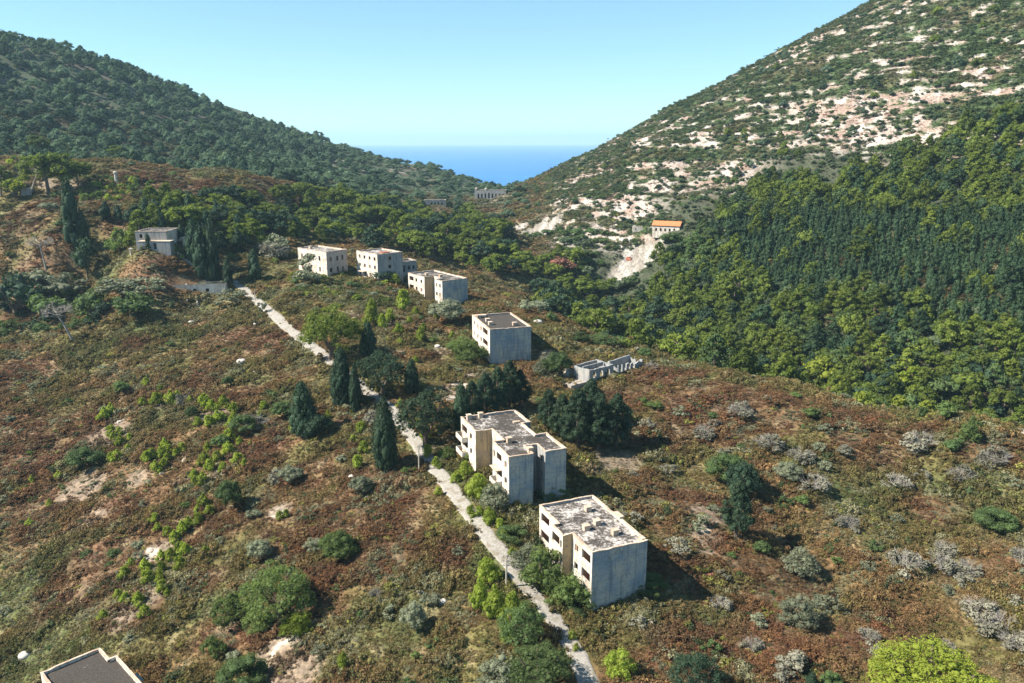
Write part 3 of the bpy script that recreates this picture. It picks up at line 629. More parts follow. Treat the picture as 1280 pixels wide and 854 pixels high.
# roofless ruins on the right of the ridge
def ruin_cell(name, label, org, ang, w, l, zb, h, ops, jag=.5, group=None, mat='greywall'):
    o = bpy.data.objects.new(name, None); col.objects.link(o); tag(o, label, 'ruin', group); zb = float(H(org[0]+w*.5*math.cos(R_(ang))-l*.5*math.sin(R_(ang)), org[1]+w*.5*math.sin(R_(ang))+l*.5*math.cos(R_(ang)))) if zb < -57 else zb; o.location = (org[0], org[1], zb+CAMZ); o.rotation_euler = (0, 0, R_(ang))
    rr = random.Random(hash(label) % 1000 if False else len(label)); t = .35
    def wallseg(x0, y0, x1, y1, opn):
        Lw = math.hypot(x1-x0, y1-y0); d = ((x1-x0)/Lw, (y1-y0)/Lw); nn_ = (-d[1], d[0]); mb = MB()
        us = sorted({0, Lw, *[u for op in opn for u in op[:2]], *[Lw*k/6 for k in range(1, 6)]})
        hs = {u: h*(1-jag*rr.random()*.6) for u in us}
        for a, c_ in zip(us, us[1:]):
            mid = (a+c_)/2; op = next((q for q in opn if q[0] < mid < q[1]), None)
            rngs = [(-2.5, None)] if op is None else [(-2.5, op[2]), (op[3], None)]
            for lo, hi in rngs:
                ha, hc = (hs[a], hs[c_]) if hi is None else (hi, hi)
                if min(ha, hc) <= lo+.1: continue
                Q = []
                for u, hh in ((a, ha), (c_, hc)):
                    for nn2 in (0, t):
                        x, y = x0+d[0]*u+nn_[0]*nn2, y0+d[1]*u+nn_[1]*nn2; Q += [(x, y, lo), (x, y, hh)]
                mb.add(Q, [(0,1,3,2),(4,6,7,5),(0,4,5,1),(2,3,7,6),(1,5,7,3),(0,2,6,4)])
        mb.build('wall', M[mat], o)
    wallseg(0, 0, w, 0, ops); wallseg(w, 0.005, w, l, [(1, 2, .8, 2.0)]); wallseg(w, l, 0, l, []); wallseg(0, l, 0, .005, [])
    MB().box(t, t, -.3, w-t, l-t, .05).build('floor_slab', M['slab'], o)
    W = []
    c, s_ = math.cos(R_(ang)), math.sin(R_(ang))
    footprints.append([(org[0]+x*c-y*s_, org[1]+x*s_+y*c) for x, y in ((0,0),(w,0),(w,l),(0,l))]); return o
p = at(737, 482)
r_ = ruin_cell('roofless_ruin', 'near roofless ruin with three window openings, right of the square block', (p[0], p[1], )[:2], 40, 8.2, 5.8, -59.6, 3.3, [(1.2,2.2,.9,2.4),(3.6,4.6,.9,2.4),(6,7,.6,2.4)], .12, 'low roofless ruins')
MB().box(.5,2.8,2.4,8-.5,3.05,3.4).build('cross_wall', M['greywall'], r_)
MB().box(-5.2,1.0,-1.2,-.02,3.6,.1).build('apron_slab', M['slab'], r_)
ruin_cell('roofless_ruin', 'far jagged roofless ruin with a row of openings, right of the three-window ruin', (p[0]+7.8, p[1]+7.2), 42, 9.5, 4.6, -59.0, 2.7, [(.8,1.5,.6,2.2),(2.4,3.1,.6,2.2),(4,4.7,.6,2.2),(5.6,6.3,.6,2.2)], .9, 'low roofless ruins')
# orange-roofed house on the rocky hill
def gable_house(name, label, cx, cy, ang, w, l, zb, h, rh, cols, roofmat_, ops=5):
    b = B(name, label, 'house', (cx, cy), ang, [(0,0),(w,0),(w,l),(0,l)], zb, zb+h)
    b.wall(0, [(1.4+i*(w-2.2)/ops, 2.3+i*(w-2.2)/ops, 1.6 if i < ops-1 else .6, 3.1, 'n') for i in range(ops)], mat='facade', bottom=-1.6); b.wall(1, mat='greywall'); b.wall(2, mat='facade'); b.wall(3, mat='facade', bottom=-1.6)
    V = [(-.3,-.4,h+.004),(w+.3,-.4,h+.004),(w+.3,l*.5,h+rh),(-.3,l*.5,h+rh),(w+.3,l+.4,h+.004),(-.3,l+.4,h+.004)]
    r = MB().add([(x, y, z) for x, y, z in V]+[(x, y, z+.18) for x, y, z in V], [(0,3,2,1),(3,5,4,2),(6,7,8,9),(9,8,10,11),(0,1,7,6),(1,2,8,7),(2,4,10,8),(4,5,11,10),(5,3,9,11),(3,0,6,9)]).build('roof', M[roofmat_], b.o)
    gmat = M['facade']
    MB().add([(0.1,.1,h),(.1,l-.1,h),(.1,l/2,h+rh-.12)], [(0,2,1)]).build('gable', gmat, b.o); MB().add([(w-.1,.1,h),(w-.1,l-.1,h),(w-.1,l/2,h+rh-.12)], [(0,1,2)]).build('gable', M['greywall'], b.o)
    MB().box(.3,.3,-.2,w-.3,l-.3,.05).build('floor_slab', M['slab'], b.o); MB().box(.3,l*.5,0,w-.3,l*.5+.1,h).build('inner_wall', M['inner'], b.o); return b
z = at(832, 291)
hx, hy = z[0]-6.2, z[1]
b = gable_house('tiled_house', 'white house with bright orange tiled roof on the rocky slope', hx, hy+1.5, -24, 13.2, 6, z[2]-.9, 4.3, 1.9, 5, 'tile')
for k in range(13):
    pass
for i in range(16):
    x0 = -.28+i*.86
    MB().add([(x0,-.45,4.34),(x0+.1,-.45,4.34),(x0+.1,3,6.24),(x0,3,6.24),(x0,-.45,4.5),(x0+.1,-.45,4.5),(x0+.1,3,6.4),(x0,3,6.4)],[(0,3,2,1),(4,5,6,7),(0,1,5,4),(1,2,6,5),(2,3,7,6),(3,0,4,7)]).build('tile_row', M['tile'], b.o)
z = at(797, 290); ruin_cell('small_pale_ruin', 'tiny pale broken ruin just left of the orange-roofed house', (z[0]-2.4, z[1]), -5, 4.8, 3.5, z[2], 3.2, [(1,1.7,1,2.2)], .7, mat='facade')
z = at(612, 249); b = B('ruined_barracks', 'long grey ruin with a row of dark windows standing in the notch before the sea', 'ruin', (z[0]-10.5, z[1]), -3, [(0,0),(22,0),(22,9),(0,9)], z[2]-.5, z[2]+6.2)
b.wall(0, [(2.0+i*2.5, 3.1+i*2.5, 1.0, 4.4 if i != 3 else 4.9, 'n') for i in range(8)], mat='greywall'); b.wall(1, mat='greywall'); b.wall(2, mat='greywall'); b.wall(3, mat='facade'); b.finish('roof3', [.1])
b.block('gable_stub', .1, .1, 1.2, 8.6, 6.84, 8.0, cap=False, mat='facade'); b.block('gable_stub', 7, .3, 8, 8.6, 6.84, 7.8, cap=False, mat='facade')
z = at(546, 258); b = B('ruined_shed', 'low white ruin with four windows half hidden by woods, left of the notch ruin', 'ruin', (z[0]-8, z[1]), 6, [(0,0),(14,0),(14,7),(0,7)], z[2]-.5, z[2]+4.0)
b.wall(0, [(4+i*2.3, 5.1+i*2.3, 1.2, 3.1, 'n') for i in range(4)], mat='greywall'); b.wall(1, mat='facade'); b.wall(2, mat='facade'); b.wall(3, mat='facade'); b.finish('roof1', [.1])
z = at(688, 268-4)
# small hut and pillar on the left
z = at(33, 246); ruin_cell('stone_hut', 'small grey stone hut beside a bright pine at the far left edge', (z[0]-2, z[1]), 10, 4, 3, z[2], 3.6, [], .1)
z = at(146, 232); o = tag(bpy.data.objects.new('white_pillar', None), 'slender white pillar with a wider cap among bright shrubs on the upper left hill', 'pillar'); col.objects.link(o); o.location = (z[0], z[1], z[2]+CAMZ)
MB().box(-1.3,-1.3,-1.5,1.3,1.3,.5).build('plinth', M['dome'], o); MB().tube([(0,0,.5),(0,0,2.5),(0,0,5.2)], [.75,.62,.55], 10).build('shaft', M['dome'], o); MB().tube([(0,0,5.2),(0,0,5.7),(0,0,6.1)], [.9,.95,.5], 10).build('cap', M['dome'], o)
z = at(164, 318); o = tag(bpy.data.objects.new('stone_post', None), 'short pale stone post in front of the grey house on the left', 'post'); col.objects.link(o); o.location = (z[0], z[1], z[2]+CAMZ)
MB().tube([(0,0,-1),(0,0,1.6),(0,0,1.7)], [.42,.38,.2], 8).build('shaft', M['dome'], o); MB().box(-.55,-.55,1.7,.55,.55,2.1).build('cap', M['dome'], o)
for (px, py, lb) in ((234,380,'left stub of a broken pale post below the low white ruin'), (247,382,'right stub of a broken pale post below the low white ruin')):
    z = at(px, py); o = tag(bpy.data.objects.new('broken_post', None), lb, 'post', 'broken post stubs'); col.objects.link(o); o.location = (z[0], z[1], z[2]+CAMZ)
    MB().tube([(0,0,-.5),(.05,0,1.2),(.1,.05,1.5)], [.35,.3,.15], 7).build('shaft', M['dome'], o); MB().box(-.6,-.5,-.4,.6,.5,.25).build('foot', M['dome'], o)
z = at(233, 308); o = tag(MB().box(-1.2,-.4,-1,1.2,.4,3.4).box(-1.2,.4,1.8,-.4,2.6,3.3).build('wall_fragment', M['facade'], loc=(z[0], z[1], z[2]+CAMZ), rotz=.9), 'cream fragment of wall standing beside cypresses above the low white ruin', 'wall')
z0, z1 = at(222, 318), at(255, 343)
o = tag(bpy.data.objects.new('low_stone_wall', None), 'low pale stone wall running down the slope left of the dark cypresses', 'wall'); col.objects.link(o)
for k in range(9):
    a0, a1 = z0+(z1-z0)*k/9, z0+(z1-z0)*(k+.9)/9; d = (a1-a0)[:2]; d = d/np.hypot(*d); nn_ = np.array([-d[1], d[0]])*.25
    za = H(a0[0], a0[1])+CAMZ; zb_ = H(a1[0], a1[1])+CAMZ
    Q = [(*(a0[:2]-nn_), za-.5), (*(a1[:2]-nn_), zb_-.5), (*(a1[:2]+nn_), zb_-.5), (*(a0[:2]+nn_), za-.5)]; hh = .8+.25*math.sin(k*2.1)
    MB().add(Q+[(x, y, zz+.5+hh) for x, y, zz in Q], [(0,3,2,1),(4,5,6,7),(0,1,5,4),(1,2,6,5),(2,3,7,6),(3,0,4,7)]).build('wall_section', M['dome'], o)

def dome(px, py, wpx, label, sq=.5):
    p = at(px, py); d = np.linalg.norm(p); r = wpx*d/FPX/2; o = tag(bpy.data.objects.new('domed_bunker', None), label, 'bunker', 'pale concrete dome bunkers'); col.objects.link(o); o.location = (p[0], p[1], p[2]+CAMZ-.05)
    V = []; F = []; k = 16; nr_ = 6
    for i in range(nr_):
        t = i/(nr_-1)*math.pi/2*.98; V += [(r*math.cos(t)*math.cos(a)*(1+.02*math.sin(3*a)), r*math.cos(t)*math.sin(a), .12+r*sq*math.sin(t)) for a in np.arange(k)*2*math.pi/k]
    for i in range(nr_-1):
        for j in range(k): F.append((i*k+j, i*k+(j+1) % k, (i+1)*k+(j+1) % k, (i+1)*k+j))
    F.append(tuple((nr_-1)*k+j for j in range(k)))
    obj('dome', mesh('bunker_dome', V, F, M['dome'], True), o)
    MB().tube([(0,0,-.8),(0,0,.12)], [r*1.0, r*1.04], 16).build('base_ring', M['greywall'], o)
for a in [(554,752,9,'pale dome bunker in the scrub left of the saplings at the road'), (813,778,12,'pale dome bunker on the open slope right of the nearest block'), (672,403,13,'large pale dome bunker on the ridge right of the square block'),
          (547,433,8,'white dome bunker on the slope left of the square block'), (239,403,8,'white dome bunker below the low white ruin'), (302,452,12,'pale dome bunker in red bracken left of the road bend'), (320,466,10,'white dome bunker nearest the road bend, below the red bracken'),
          (321,405,8,'white dome bunker just left of the straight upper road'), (303,392,6,'small white dome bunker beside the upper road'), (31,819,12,'white dome bunker in scrub at the left edge, above the corner roof'), (526,739,10,'dusty dome bunker next to the round grey-green bush, overgrown'), (459,622,9,'small pale dome in red bracken beside a grey shrub, left of road'), (440,596,9,'pale low dome near the grey shrub by the big cypress')]: dome(*a)

def pole(px, py, hpx, label, arms=True):
    p = at(px, py); d = np.linalg.norm(p); h = hpx*d/FPX*1.05
    o = tag(bpy.data.objects.new('utility_pole', None), label, 'pole', 'utility poles along the road'); col.objects.link(o); o.location = (p[0], p[1], p[2]+CAMZ)
    MB().tube([(0,0,-1),(0,0,h*.5),(.05,0,h)], [.15,.13,.1], 8).build('shaft', M['wood'], o)
    if arms:
        for z in (h-.4, h-1.1, h-1.8):
            c_ = MB().box(-.55,-.05,z,.55,.05,z+.1).build('crossarm', M['wood'], o)
            for x in (-.5, .5): MB().tube([(x,0,z+.1),(x,0,z+.26)], [.05,.06], 6).build('insulator', M['dome'], c_)
pole(524, 590, 34, 'slim utility pole at the road edge just right of the big cypress', False); pole(633, 735, 42, 'utility pole with crossarms at the road edge near the nearest block')
pole(319, 376, 13, 'small distant pole left of the upper road near the dome bunkers', False); pole(379, 438, 17, 'small pole at the outer edge of the road bend', False)

# rock slabs, rubble
def boulder(name, label, px, py, w, seed, mat='stone', cat='rock', group=None, flat=.35, asp=.6):
    p = at(px, py); rr = np.random.default_rng(seed); n = 14; V = []; F = []; k = 9
    for i in range(4):
        t = i/3*math.pi/2*.92
        for j in range(k):
            a = 2*math.pi*j/k; q = (1+.28*(rr.random()-.5))*math.cos(t); V.append((w/2*q*math.cos(a), w/2*asp*q*math.sin(a), -.5+(w*flat*.5*math.sin(t)+.5 if i else 0)))
    for i in range(3):
        for j in range(k): F.append((i*k+j, i*k+(j+1) % k, (i+1)*k+(j+1) % k, (i+1)*k+j))
    F.append(tuple(3*k+j for j in range(k)))
    o = obj(name, mesh(name, V, F, M[mat]), None, (p[0], p[1], p[2]+CAMZ), rr.random()*6.28); tag(o, label, cat, group); return o
for i, (px, py, w, lb) in enumerate([(486,412,4.5,'flat pale rock slab on the slope between bright pines'), (503,410,2.5,'grey rock beside the flat slab between bright pines'), (518,424,1.6,'small pale rock right of the little bright pine'), (910,467,3.0,'pale flat rock on the ridge crest'), (967,473,2.4,'grey rock on the ridge crest, right of the pale flat one'),
      (1276,540,4.5,'pale rock at the right edge of the frame on the crest'), (596,394,2.2,'pale rock at the foot of the square block facade'), (150,527,1.8,'white rock at the left end of the bare gully'), (203,592,1.6,'white rock among the lower gully saplings'), (216,585,1.3,'small white rock right of the gully saplings'), (188,688,2.2,'white rock amid saplings near the bottom of the bare gully'),
      (270,598,2.0,'white rock by the round bush in the gully'), (620,600-290,1.5,'pale rock under the woods'), (975,692,1.3,'pale rock in the shade of the right slope'), (710,466,5,'pale slab in front of the roofless ruin'), (525,413,2.5,'pale rock edge above the shrub slope')]):
    boulder('rock', lb, px, py, w, 300+i, group='pale rocks on the slopes')
rr = random.Random(5)
for i in range(22):
    px, py = 722+rr.gauss(0, 9), 578+rr.gauss(0, 5)
    boulder('rubble_block', ('flat ' if i % 2 else 'chunky ')+'brick-red piece in the rubble right of the two-winged block', px, py, .5+rr.random()*.9, 400+i, 'rust', 'rubble', 'brick-red rubble behind the two-winged block', .6, .8)
z = at(888, 722); tag(MB().tube([(-.55,0,.35),(.55,0,.35)], [.38,.38], 10).box(-.6,-.45,-.3,-.3,.45,.1).box(.3,-.45,-.3,.6,.45,.1).build('rusty_tank', M['rust'], loc=(z[0], z[1], z[2]+CAMZ), rotz=.5), 'small rusty red tank in the bracken right of the nearest block', 'tank')
z = at(786, 325); tag(MB().box(-1.4,-.6,-.3,1.4,.6,1.0).box(-1,-.5,1.0,.6,.5,1.6).build('rusty_wreck', M['rust'], loc=(z[0], z[1], z[2]+CAMZ), rotz=-.6), 'rusty red wreck lying on the pale eroded slope', 'wreck')
# ---------------------------------------------------------------- plant meshes (unit size: width 1, height 1), leaf-sized faces over lumpy puffs
def ico(sub):
    import bmesh
    bm = bmesh.new(); bmesh.ops.create_icosphere(bm, subdivisions=sub, radius=1.0)
    V = np.array([v.co[:] for v in bm.verts]); F = np.array([[v.index for v in f.verts] for f in bm.faces]); bm.free(); return V, F
ICO = {1: ico(1), 2: ico(2)}
class Plant:
    def __init__(s, seed): s.r = np.random.default_rng(seed); s.V = []; s.T = []; s.var = []; s.n = 0
    def _add(s, V, T, var): s.V.append(V); s.T.append(T+s.n); s.var.append(var); s.n += len(V)
    def core(s, c, rad, sub, var, k=.78):
        V, F = ICO[sub]; d = 1+.22*(s.r.random(len(V))-.5); s._add(np.array(c)+V*np.array(rad)*k*d[:, None], F.copy(), np.full(len(V), var))
    def leaves(s, C, Nn, size, var, el=1.0, jit=.55, nb=None):
        n = len(C); Nn = Nn+s.r.normal(0, jit, (n, 3)); Nn /= np.linalg.norm(Nn, axis=1)[:, None]+1e-9
        a = np.cross(Nn, s.r.normal(0, 1, (n, 3))); a /= np.linalg.norm(a, axis=1)[:, None]+1e-9; b = np.cross(Nn, a)
        sz = size*(.6+.8*s.r.random(n))[:, None]
        sc = np.array([1, 1, nb or 1.0])
        P = np.stack([C-a*sz*el, C-b*sz*.62+Nn*sz*.15, C+a*sz*el, C+b*sz*.62+Nn*sz*.15], 1).reshape(-1, 3)
        q = np.arange(n)*4; T = np.concatenate([np.stack([q, q+1, q+2], -1), np.stack([q, q+2, q+3], -1)])
        s._add(P, T, np.repeat(var, 4) if np.ndim(var) else np.full(4*n, var))
    def puffs(s, Cs, Rs, per, size, sub=1, up=.0, flat=.75, el=1.0, jit=.55, core=True, corek=.78):
        Cs = np.array(Cs, float); Rs = np.array(Rs, float)
        for i in range(len(Cs)):
            v = s.r.random(); rad = np.array([Rs[i], Rs[i], Rs[i]*flat])
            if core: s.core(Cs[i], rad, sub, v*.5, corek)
            n = int(per*(.7+.6*s.r.random())); D = s.r.normal(0, 1, (n*2, 3)); D[:, 2] += up; D /= np.linalg.norm(D, axis=1)[:, None]; D = D[D[:, 2] > -.55][:n]
            P = Cs[i]+D*rad*(.82+.3*s.r.random(len(D)))[:, None]
            ok = np.ones(len(P), bool)
            for j in range(len(Cs)):
                if j != i and np.abs(Cs[j]-Cs[i]).max() < Rs[i]+Rs[j]: ok &= (((P-Cs[j])/np.array([Rs[j], Rs[j], Rs[j]*flat]))**2).sum(1) > .62
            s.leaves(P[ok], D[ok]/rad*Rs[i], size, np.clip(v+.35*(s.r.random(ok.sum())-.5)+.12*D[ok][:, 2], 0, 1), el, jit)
    def mesh(s, name, mat): 
        V = np.concatenate(s.V); T = np.concatenate(s.T); return mesh(name, V, np.ascontiguousarray(T), mat, False, None, np.concatenate(s.var))
def trunk_mesh(name, seed, kind, mat=None):
    r = random.Random(seed); mb = MB(); lean = (r.random()-.5)*.12
    if kind == 'umbrella':
        mb.tube([(0,0,-.08),(lean*.4,0,.25),(lean,.02,.55)], [.040,.030,.022], 6)
        for k in range(5):
            a = k*1.26+r.random(); mb.tube([(lean*.8,.01,.42+.03*k),(lean+.16*math.cos(a),.16*math.sin(a),.60),(lean+.30*math.cos(a),.30*math.sin(a),.74)], [.018,.012,.006], 4)
    elif kind == 'cone':
        mb.tube([(0,0,-.06),(0,0,.4),(0,0,.85)], [.05,.035,.01], 6)
    else:
        mb.tube([(0,0,-.08),(0,0,.25)], [.05,.035], 5)
        for k in range(4):
            a = k*1.57+r.random(); mb.tube([(0,0,.12),(.15*math.cos(a),.15*math.sin(a),.35),(.26*math.cos(a),.26*math.sin(a),.6)], [.03,.02,.008], 4)
    return mesh(name, mb.V, mb.F, mat or M['bark'])
def crown(kind, seed, mat, hi):
    p = Plant(seed); r = p.r
    if kind == 'umbrella':                                # broad stone/Aleppo pine
        C_, R = [], []
        for k in range(46 if hi else 22):
            a = r.random()*6.283; q = math.sqrt(r.random())*.40; h = .50+.38*(1-(q/.44)**2)*(.45+.65*r.random())
            C_.append((q*math.cos(a), q*math.sin(a), h-.02)); R.append((.055 if hi else .08)+.07*r.random())
        for k in range(9): a = r.random()*6.283; q = .22+.18*r.random(); C_.append((q*math.cos(a), q*math.sin(a), .36+.16*r.random())); R.append(.08+.05*r.random())
        p.puffs(C_, R, 190 if hi else 56, .0125 if hi else .028, 1, .25, .66, 1.2, .8, True, .7)
    elif kind == 'pine':                                  # rounded cone Aleppo pine
        C_, R = [], []; n = 52 if hi else 22
        for k in range(n):
            t = (k+.5)/n; h = .18+.72*t; w = .40*(1-t)**.65*(.55+.6*min(1, t*5)); a = k*2.4+r.random()*.8; q = w*(.55+.45*r.random())
            C_.append((q*math.cos(a), q*math.sin(a), h)); R.append((.065+.07*(1-t))*(.8+.5*r.random())*(.85 if hi else 1.1))
        p.puffs(C_, R, 150 if hi else 54, .0125 if hi else .028, 1, .25, .7, 1.2, .8, True, .7)
    elif kind == 'cypress':
        C_, R = [], []; n = 80 if hi else 20
        for k in range(n):
            t = (k+.5)/n; h = .06+.90*t; w = (.36*math.sin(math.pi*min(1, (t*.75+.22)))**.8)*(1-.35*t); a = k*2.4; q = w*((.62 if hi else .45)+.3*r.random())
            C_.append((q*math.cos(a), q*math.sin(a), h)); R.append((.62 if hi else 1)*(.10+.11*math.sin(math.pi*min(.97, t*.75+.2)))*(.55+.9*r.random()))
        p.puffs(C_, R, 110 if hi else 48, .013 if hi else .03, 1, .4, 1.1, 1.8, .7, True, .72)
    elif kind == 'fir':                                   # narrow plantation conifer
        C_, R = [], []; n = 9
        for k in range(n):
            t = (k+.5)/n; h = .1+.84*t; a = k*2.4; q = .16*(1-t)
            C_.append((q*math.cos(a), q*math.sin(a), h)); R.append(.27*(1-t)**.8+.05)
        p.puffs(C_, R, 42, .045, 1, .2, .62)
    elif kind in ('shrub', 'dome'):
        C_, R = [], []; n = (44 if hi else 13)
        for k in range(n):
            a = r.random()*6.283; q = math.sqrt(r.random())*.36; h = .15+.55*(1-(q/.42)**2)*(.6+.4*r.random()) if kind == 'shrub' else .2+.55*math.sqrt(max(0, 1-(q/.4)**2))*(.35+.65*r.random())
            C_.append((q*math.cos(a), q*math.sin(a), h)); R.append((.085+.065*r.random()) if hi else (.14+.08*r.random()))
        p.puffs(C_, R, 150 if hi else 46, .0135 if hi else .036, 1, .3, .95, 1.2, .8, True, .7)
    elif kind == 'grand':                                 # large old crown seen close: many small clumps
        C_, R = [], []
        for k in range(135):
            a = r.random()*6.283; q = math.sqrt(r.random())*.42; h = .16+.60*math.sqrt(max(0, 1-(q/.46)**2))*(.35+.65*r.random())+.05*math.sin(a*3+q*20)
            C_.append((q*math.cos(a), q*math.sin(a), h)); R.append(.045+.05*r.random())
        p.puffs(C_, R, 120, .0075, 1, .35, .85, 1.5, .9, True, .42)
    elif kind == 'loose':                                 # airy broadleaf thicket
        C_, R = [], []
        for k in range(42 if hi else 14):
            a = r.random()*6.283; q = math.sqrt(r.random())*.42; h = .12+.65*r.random()*(1-(q/.5)**2)
            C_.append((q*math.cos(a), q*math.sin(a), h)); R.append(.07+.09*r.random())
        p.puffs(C_, R, 130 if hi else 50, .016 if hi else .038, 1, .3, .95, 1.1, 1.0, True, .55)
    elif kind == 'sapling':                               # young pine: upright bright tufts
        n = 26 if hi else 9; C_, R = [], []
        for k in range(n):
            a = k*2.4; t = k/(n-1); q = .34*(1-t)**.6*(.4+.8*r.random()); C_.append((q*math.cos(a), q*math.sin(a), .14+.70*t*(.8+.25*r.random()))); R.append((.15 if hi else .2)*(1-t)**.6*(.7+.6*r.random())+.07)
        p.puffs(C_, R, 90 if hi else 56, .020 if hi else .045, 1, .6, 1.0, 2.0, .7, True, .62)
    return p.mesh(kind+'_crown', mat)
def bare_mesh(seed, dense=1.6):
    """leafless silver-grey bush: forking twigs"""
    r = random.Random(seed); mb = MB()
    def grow(p, d, l, rad, lv):
        q = p+d*l; mb.tube([p, p+d*l*.5+Vector((r.gauss(0, .03)*l, r.gauss(0, .03)*l, 0)), q], [rad, rad*.8, rad*.55], 3)
        if lv == 0: return
        for k in range(3 if lv > 1 else 4):
            nd = (d+Vector((r.gauss(0, .55), r.gauss(0, .55), r.gauss(0.05, .35)))).normalized(); grow(q if k else p+d*l*.6, nd, l*.72, rad*.6, lv-1)
    for k in range(int(7*dense)):
        a = k*6.283/7+r.random()*.5; grow(Vector((0, 0, -.03)), Vector((math.cos(a)*.75, math.sin(a)*.75, .55+r.random()*1.1)).normalized(), .21, .009, 3)
    return mesh('bare_twigs', mb.V, mb.F, M['greybark'])
def dead_tree_mesh(seed, lean):
    r = random.Random(seed); mb = MB(); top = Vector((lean, 0, .72)); mb.tube([(0, 0, -.1), (lean*.55, 0, .4), top], [.03, .022, .014], 6)
    def grow(p, d, l, rad, lv):
        q = p+d*l; mb.tube([p, q], [rad, rad*.6], 3)
        if lv == 0: return
        for k in range(4): grow(q, (d+Vector((r.gauss(0, .6), r.gauss(0, .6), r.gauss(0, .3)))).normalized(), l*.7, rad*.6, lv-1)
    for k in range(8):
        a = k*.785; grow(top-Vector((0, 0, .05*(k % 3))), Vector((math.cos(a), math.sin(a), .35)).normalized(), .16, .011, 3)
    return mesh('dead_crown', mb.V, mb.F, M['greybark'])
PROTO = {}
def proto(kind, matk, hi, variants=3):
    k = (kind, matk, hi)
    if k not in PROTO:
        PROTO[k] = [crown(kind, 11*len(PROTO)+i+5, M[matk], hi) for i in range(variants)]
    return PROTO[k]
TR = {k: [trunk_mesh(k+'_trunk', i+3, k) for i in range(2)] for k in ('umbrella', 'cone', 'bush')}
TKIND = dict(grand='bush', umbrella='umbrella', pine='cone', cypress='cone', fir='cone', shrub='bush', dome='bush', loose='bush', sapling='bush')
rnd = random.Random(99)
planted = []
def plant_w(x, y, w, h, kind, matk, name, label, cat, group=None, hi=False, trunk=True, sink=.0):
    z = float(H(x, y))+CAMZ-sink
    me = rnd.choice(proto(kind, matk, hi)); planted.append((x, y, w/2))
    if not trunk:
        o = obj(name, me, None, (x, y, z), rnd.random()*6.28, (w, w, h)); return tag(o, label, cat, group)
    o = bpy.data.objects.new(name, None); col.objects.link(o); o.location = (x, y, z); o.rotation_euler = (0, 0, rnd.random()*6.28); o.scale = (w, w, h); tag(o, label, cat, group)
    obj('trunk', rnd.choice(TR[TKIND[kind]]), o); obj('crown', me, o); return o
def plant(px, py, wpx, hpx, kind, matk, name, label, cat, group=None, hi=None, trunk=True):
    """stands on the slope where the sight line through its foot meets it; size in metres from its distance"""
    p = at(px, py); d = np.linalg.norm(p); w = wpx*d/FPX; h = hpx*d/FPX*1.06
    return plant_w(p[0], p[1], w, h, kind, matk, name, label, cat, group, (d < 235 and wpx > 14) if hi is None else hi, trunk)

LM = [(835,282,'the tiled house'),(612,243,'the notch ruin'),(548,254,'the ruined shed'),(702,330,'the dead-red tree'),(829,425,'the bright ridge-end tree'),(1026,458,'the yellow-green crest tree'),(400,322,'the long pale block'),
 (470,330,'the dormitory block'),(548,358,'the L-shaped block'),(178,295,'the grey house'),(243,358,'the low white ruin'),(70,220,'the umbrella pines'),(145,222,'the white pillar'),(628,420,'the square block'),(757,458,'the roofless ruins'),
 (640,565,'the two-winged block'),(740,685,'the nearest block'),(920,635,'the dark conifer'),(1243,652,'the vivid domed shrub'),(1157,830,'the lime pine'),(350,735,'the big thicket tree'),(288,617,'the upright round shrub'),(516,768,'the blue-grey round shrub'),(105,832,'the corner roof'),
 (480,545,'the big cypress'),(378,515,'the lone slope cypress'),(417,410,'the road-bend pine'),(670,285,'the upper pale scar'),(795,325,'the lower pale scar'),(650,235,'the sea notch'),(107,572,'the flat dark shrub'),(95,410,'the leaning dead tree'),(110,325,'the tall cypress pair'),
 (0,60,'the top left frame corner'),(120,70,'the left skyline shoulder'),(260,125,'the left skyline middle'),(420,180,'the left skyline foot'),(300,215,'the near left crest'),(1130,10,'the right hilltop'),(1000,60,'the right skyline shoulder'),(800,155,'the right skyline foot'),(1270,100,'the upper right frame edge'),(1270,260,'the right frame edge at mid-hill'),
 (1270,430,'the right frame edge above the crest'),(1100,440,'the widest pines of the valley'),(1000,300,'the planted rows'),(1150,200,'the white ledges'),(900,200,'the rocky slope centre'),(1150,530,'the crest bend'),(1275,550,'the crest end')]
def where_is(px, py):
    d = [math.hypot(px-a, py-b) for a, b, _ in LM]; i = int(np.argmin(d)); a, b, nm = LM[i]; ang = math.degrees(math.atan2(-(py-b), px-a)) % 360
    dr = ['right of', 'above and right of', 'above', 'above and left of', 'left of', 'below and left of', 'below', 'below and right of'][int((ang+22.5)//45) % 8]
    return ('just ' if d[i] < 30 else ('well ' if d[i] > 75 else ''))+dr+' '+nm
T = 'tree'; S = 'shrub'
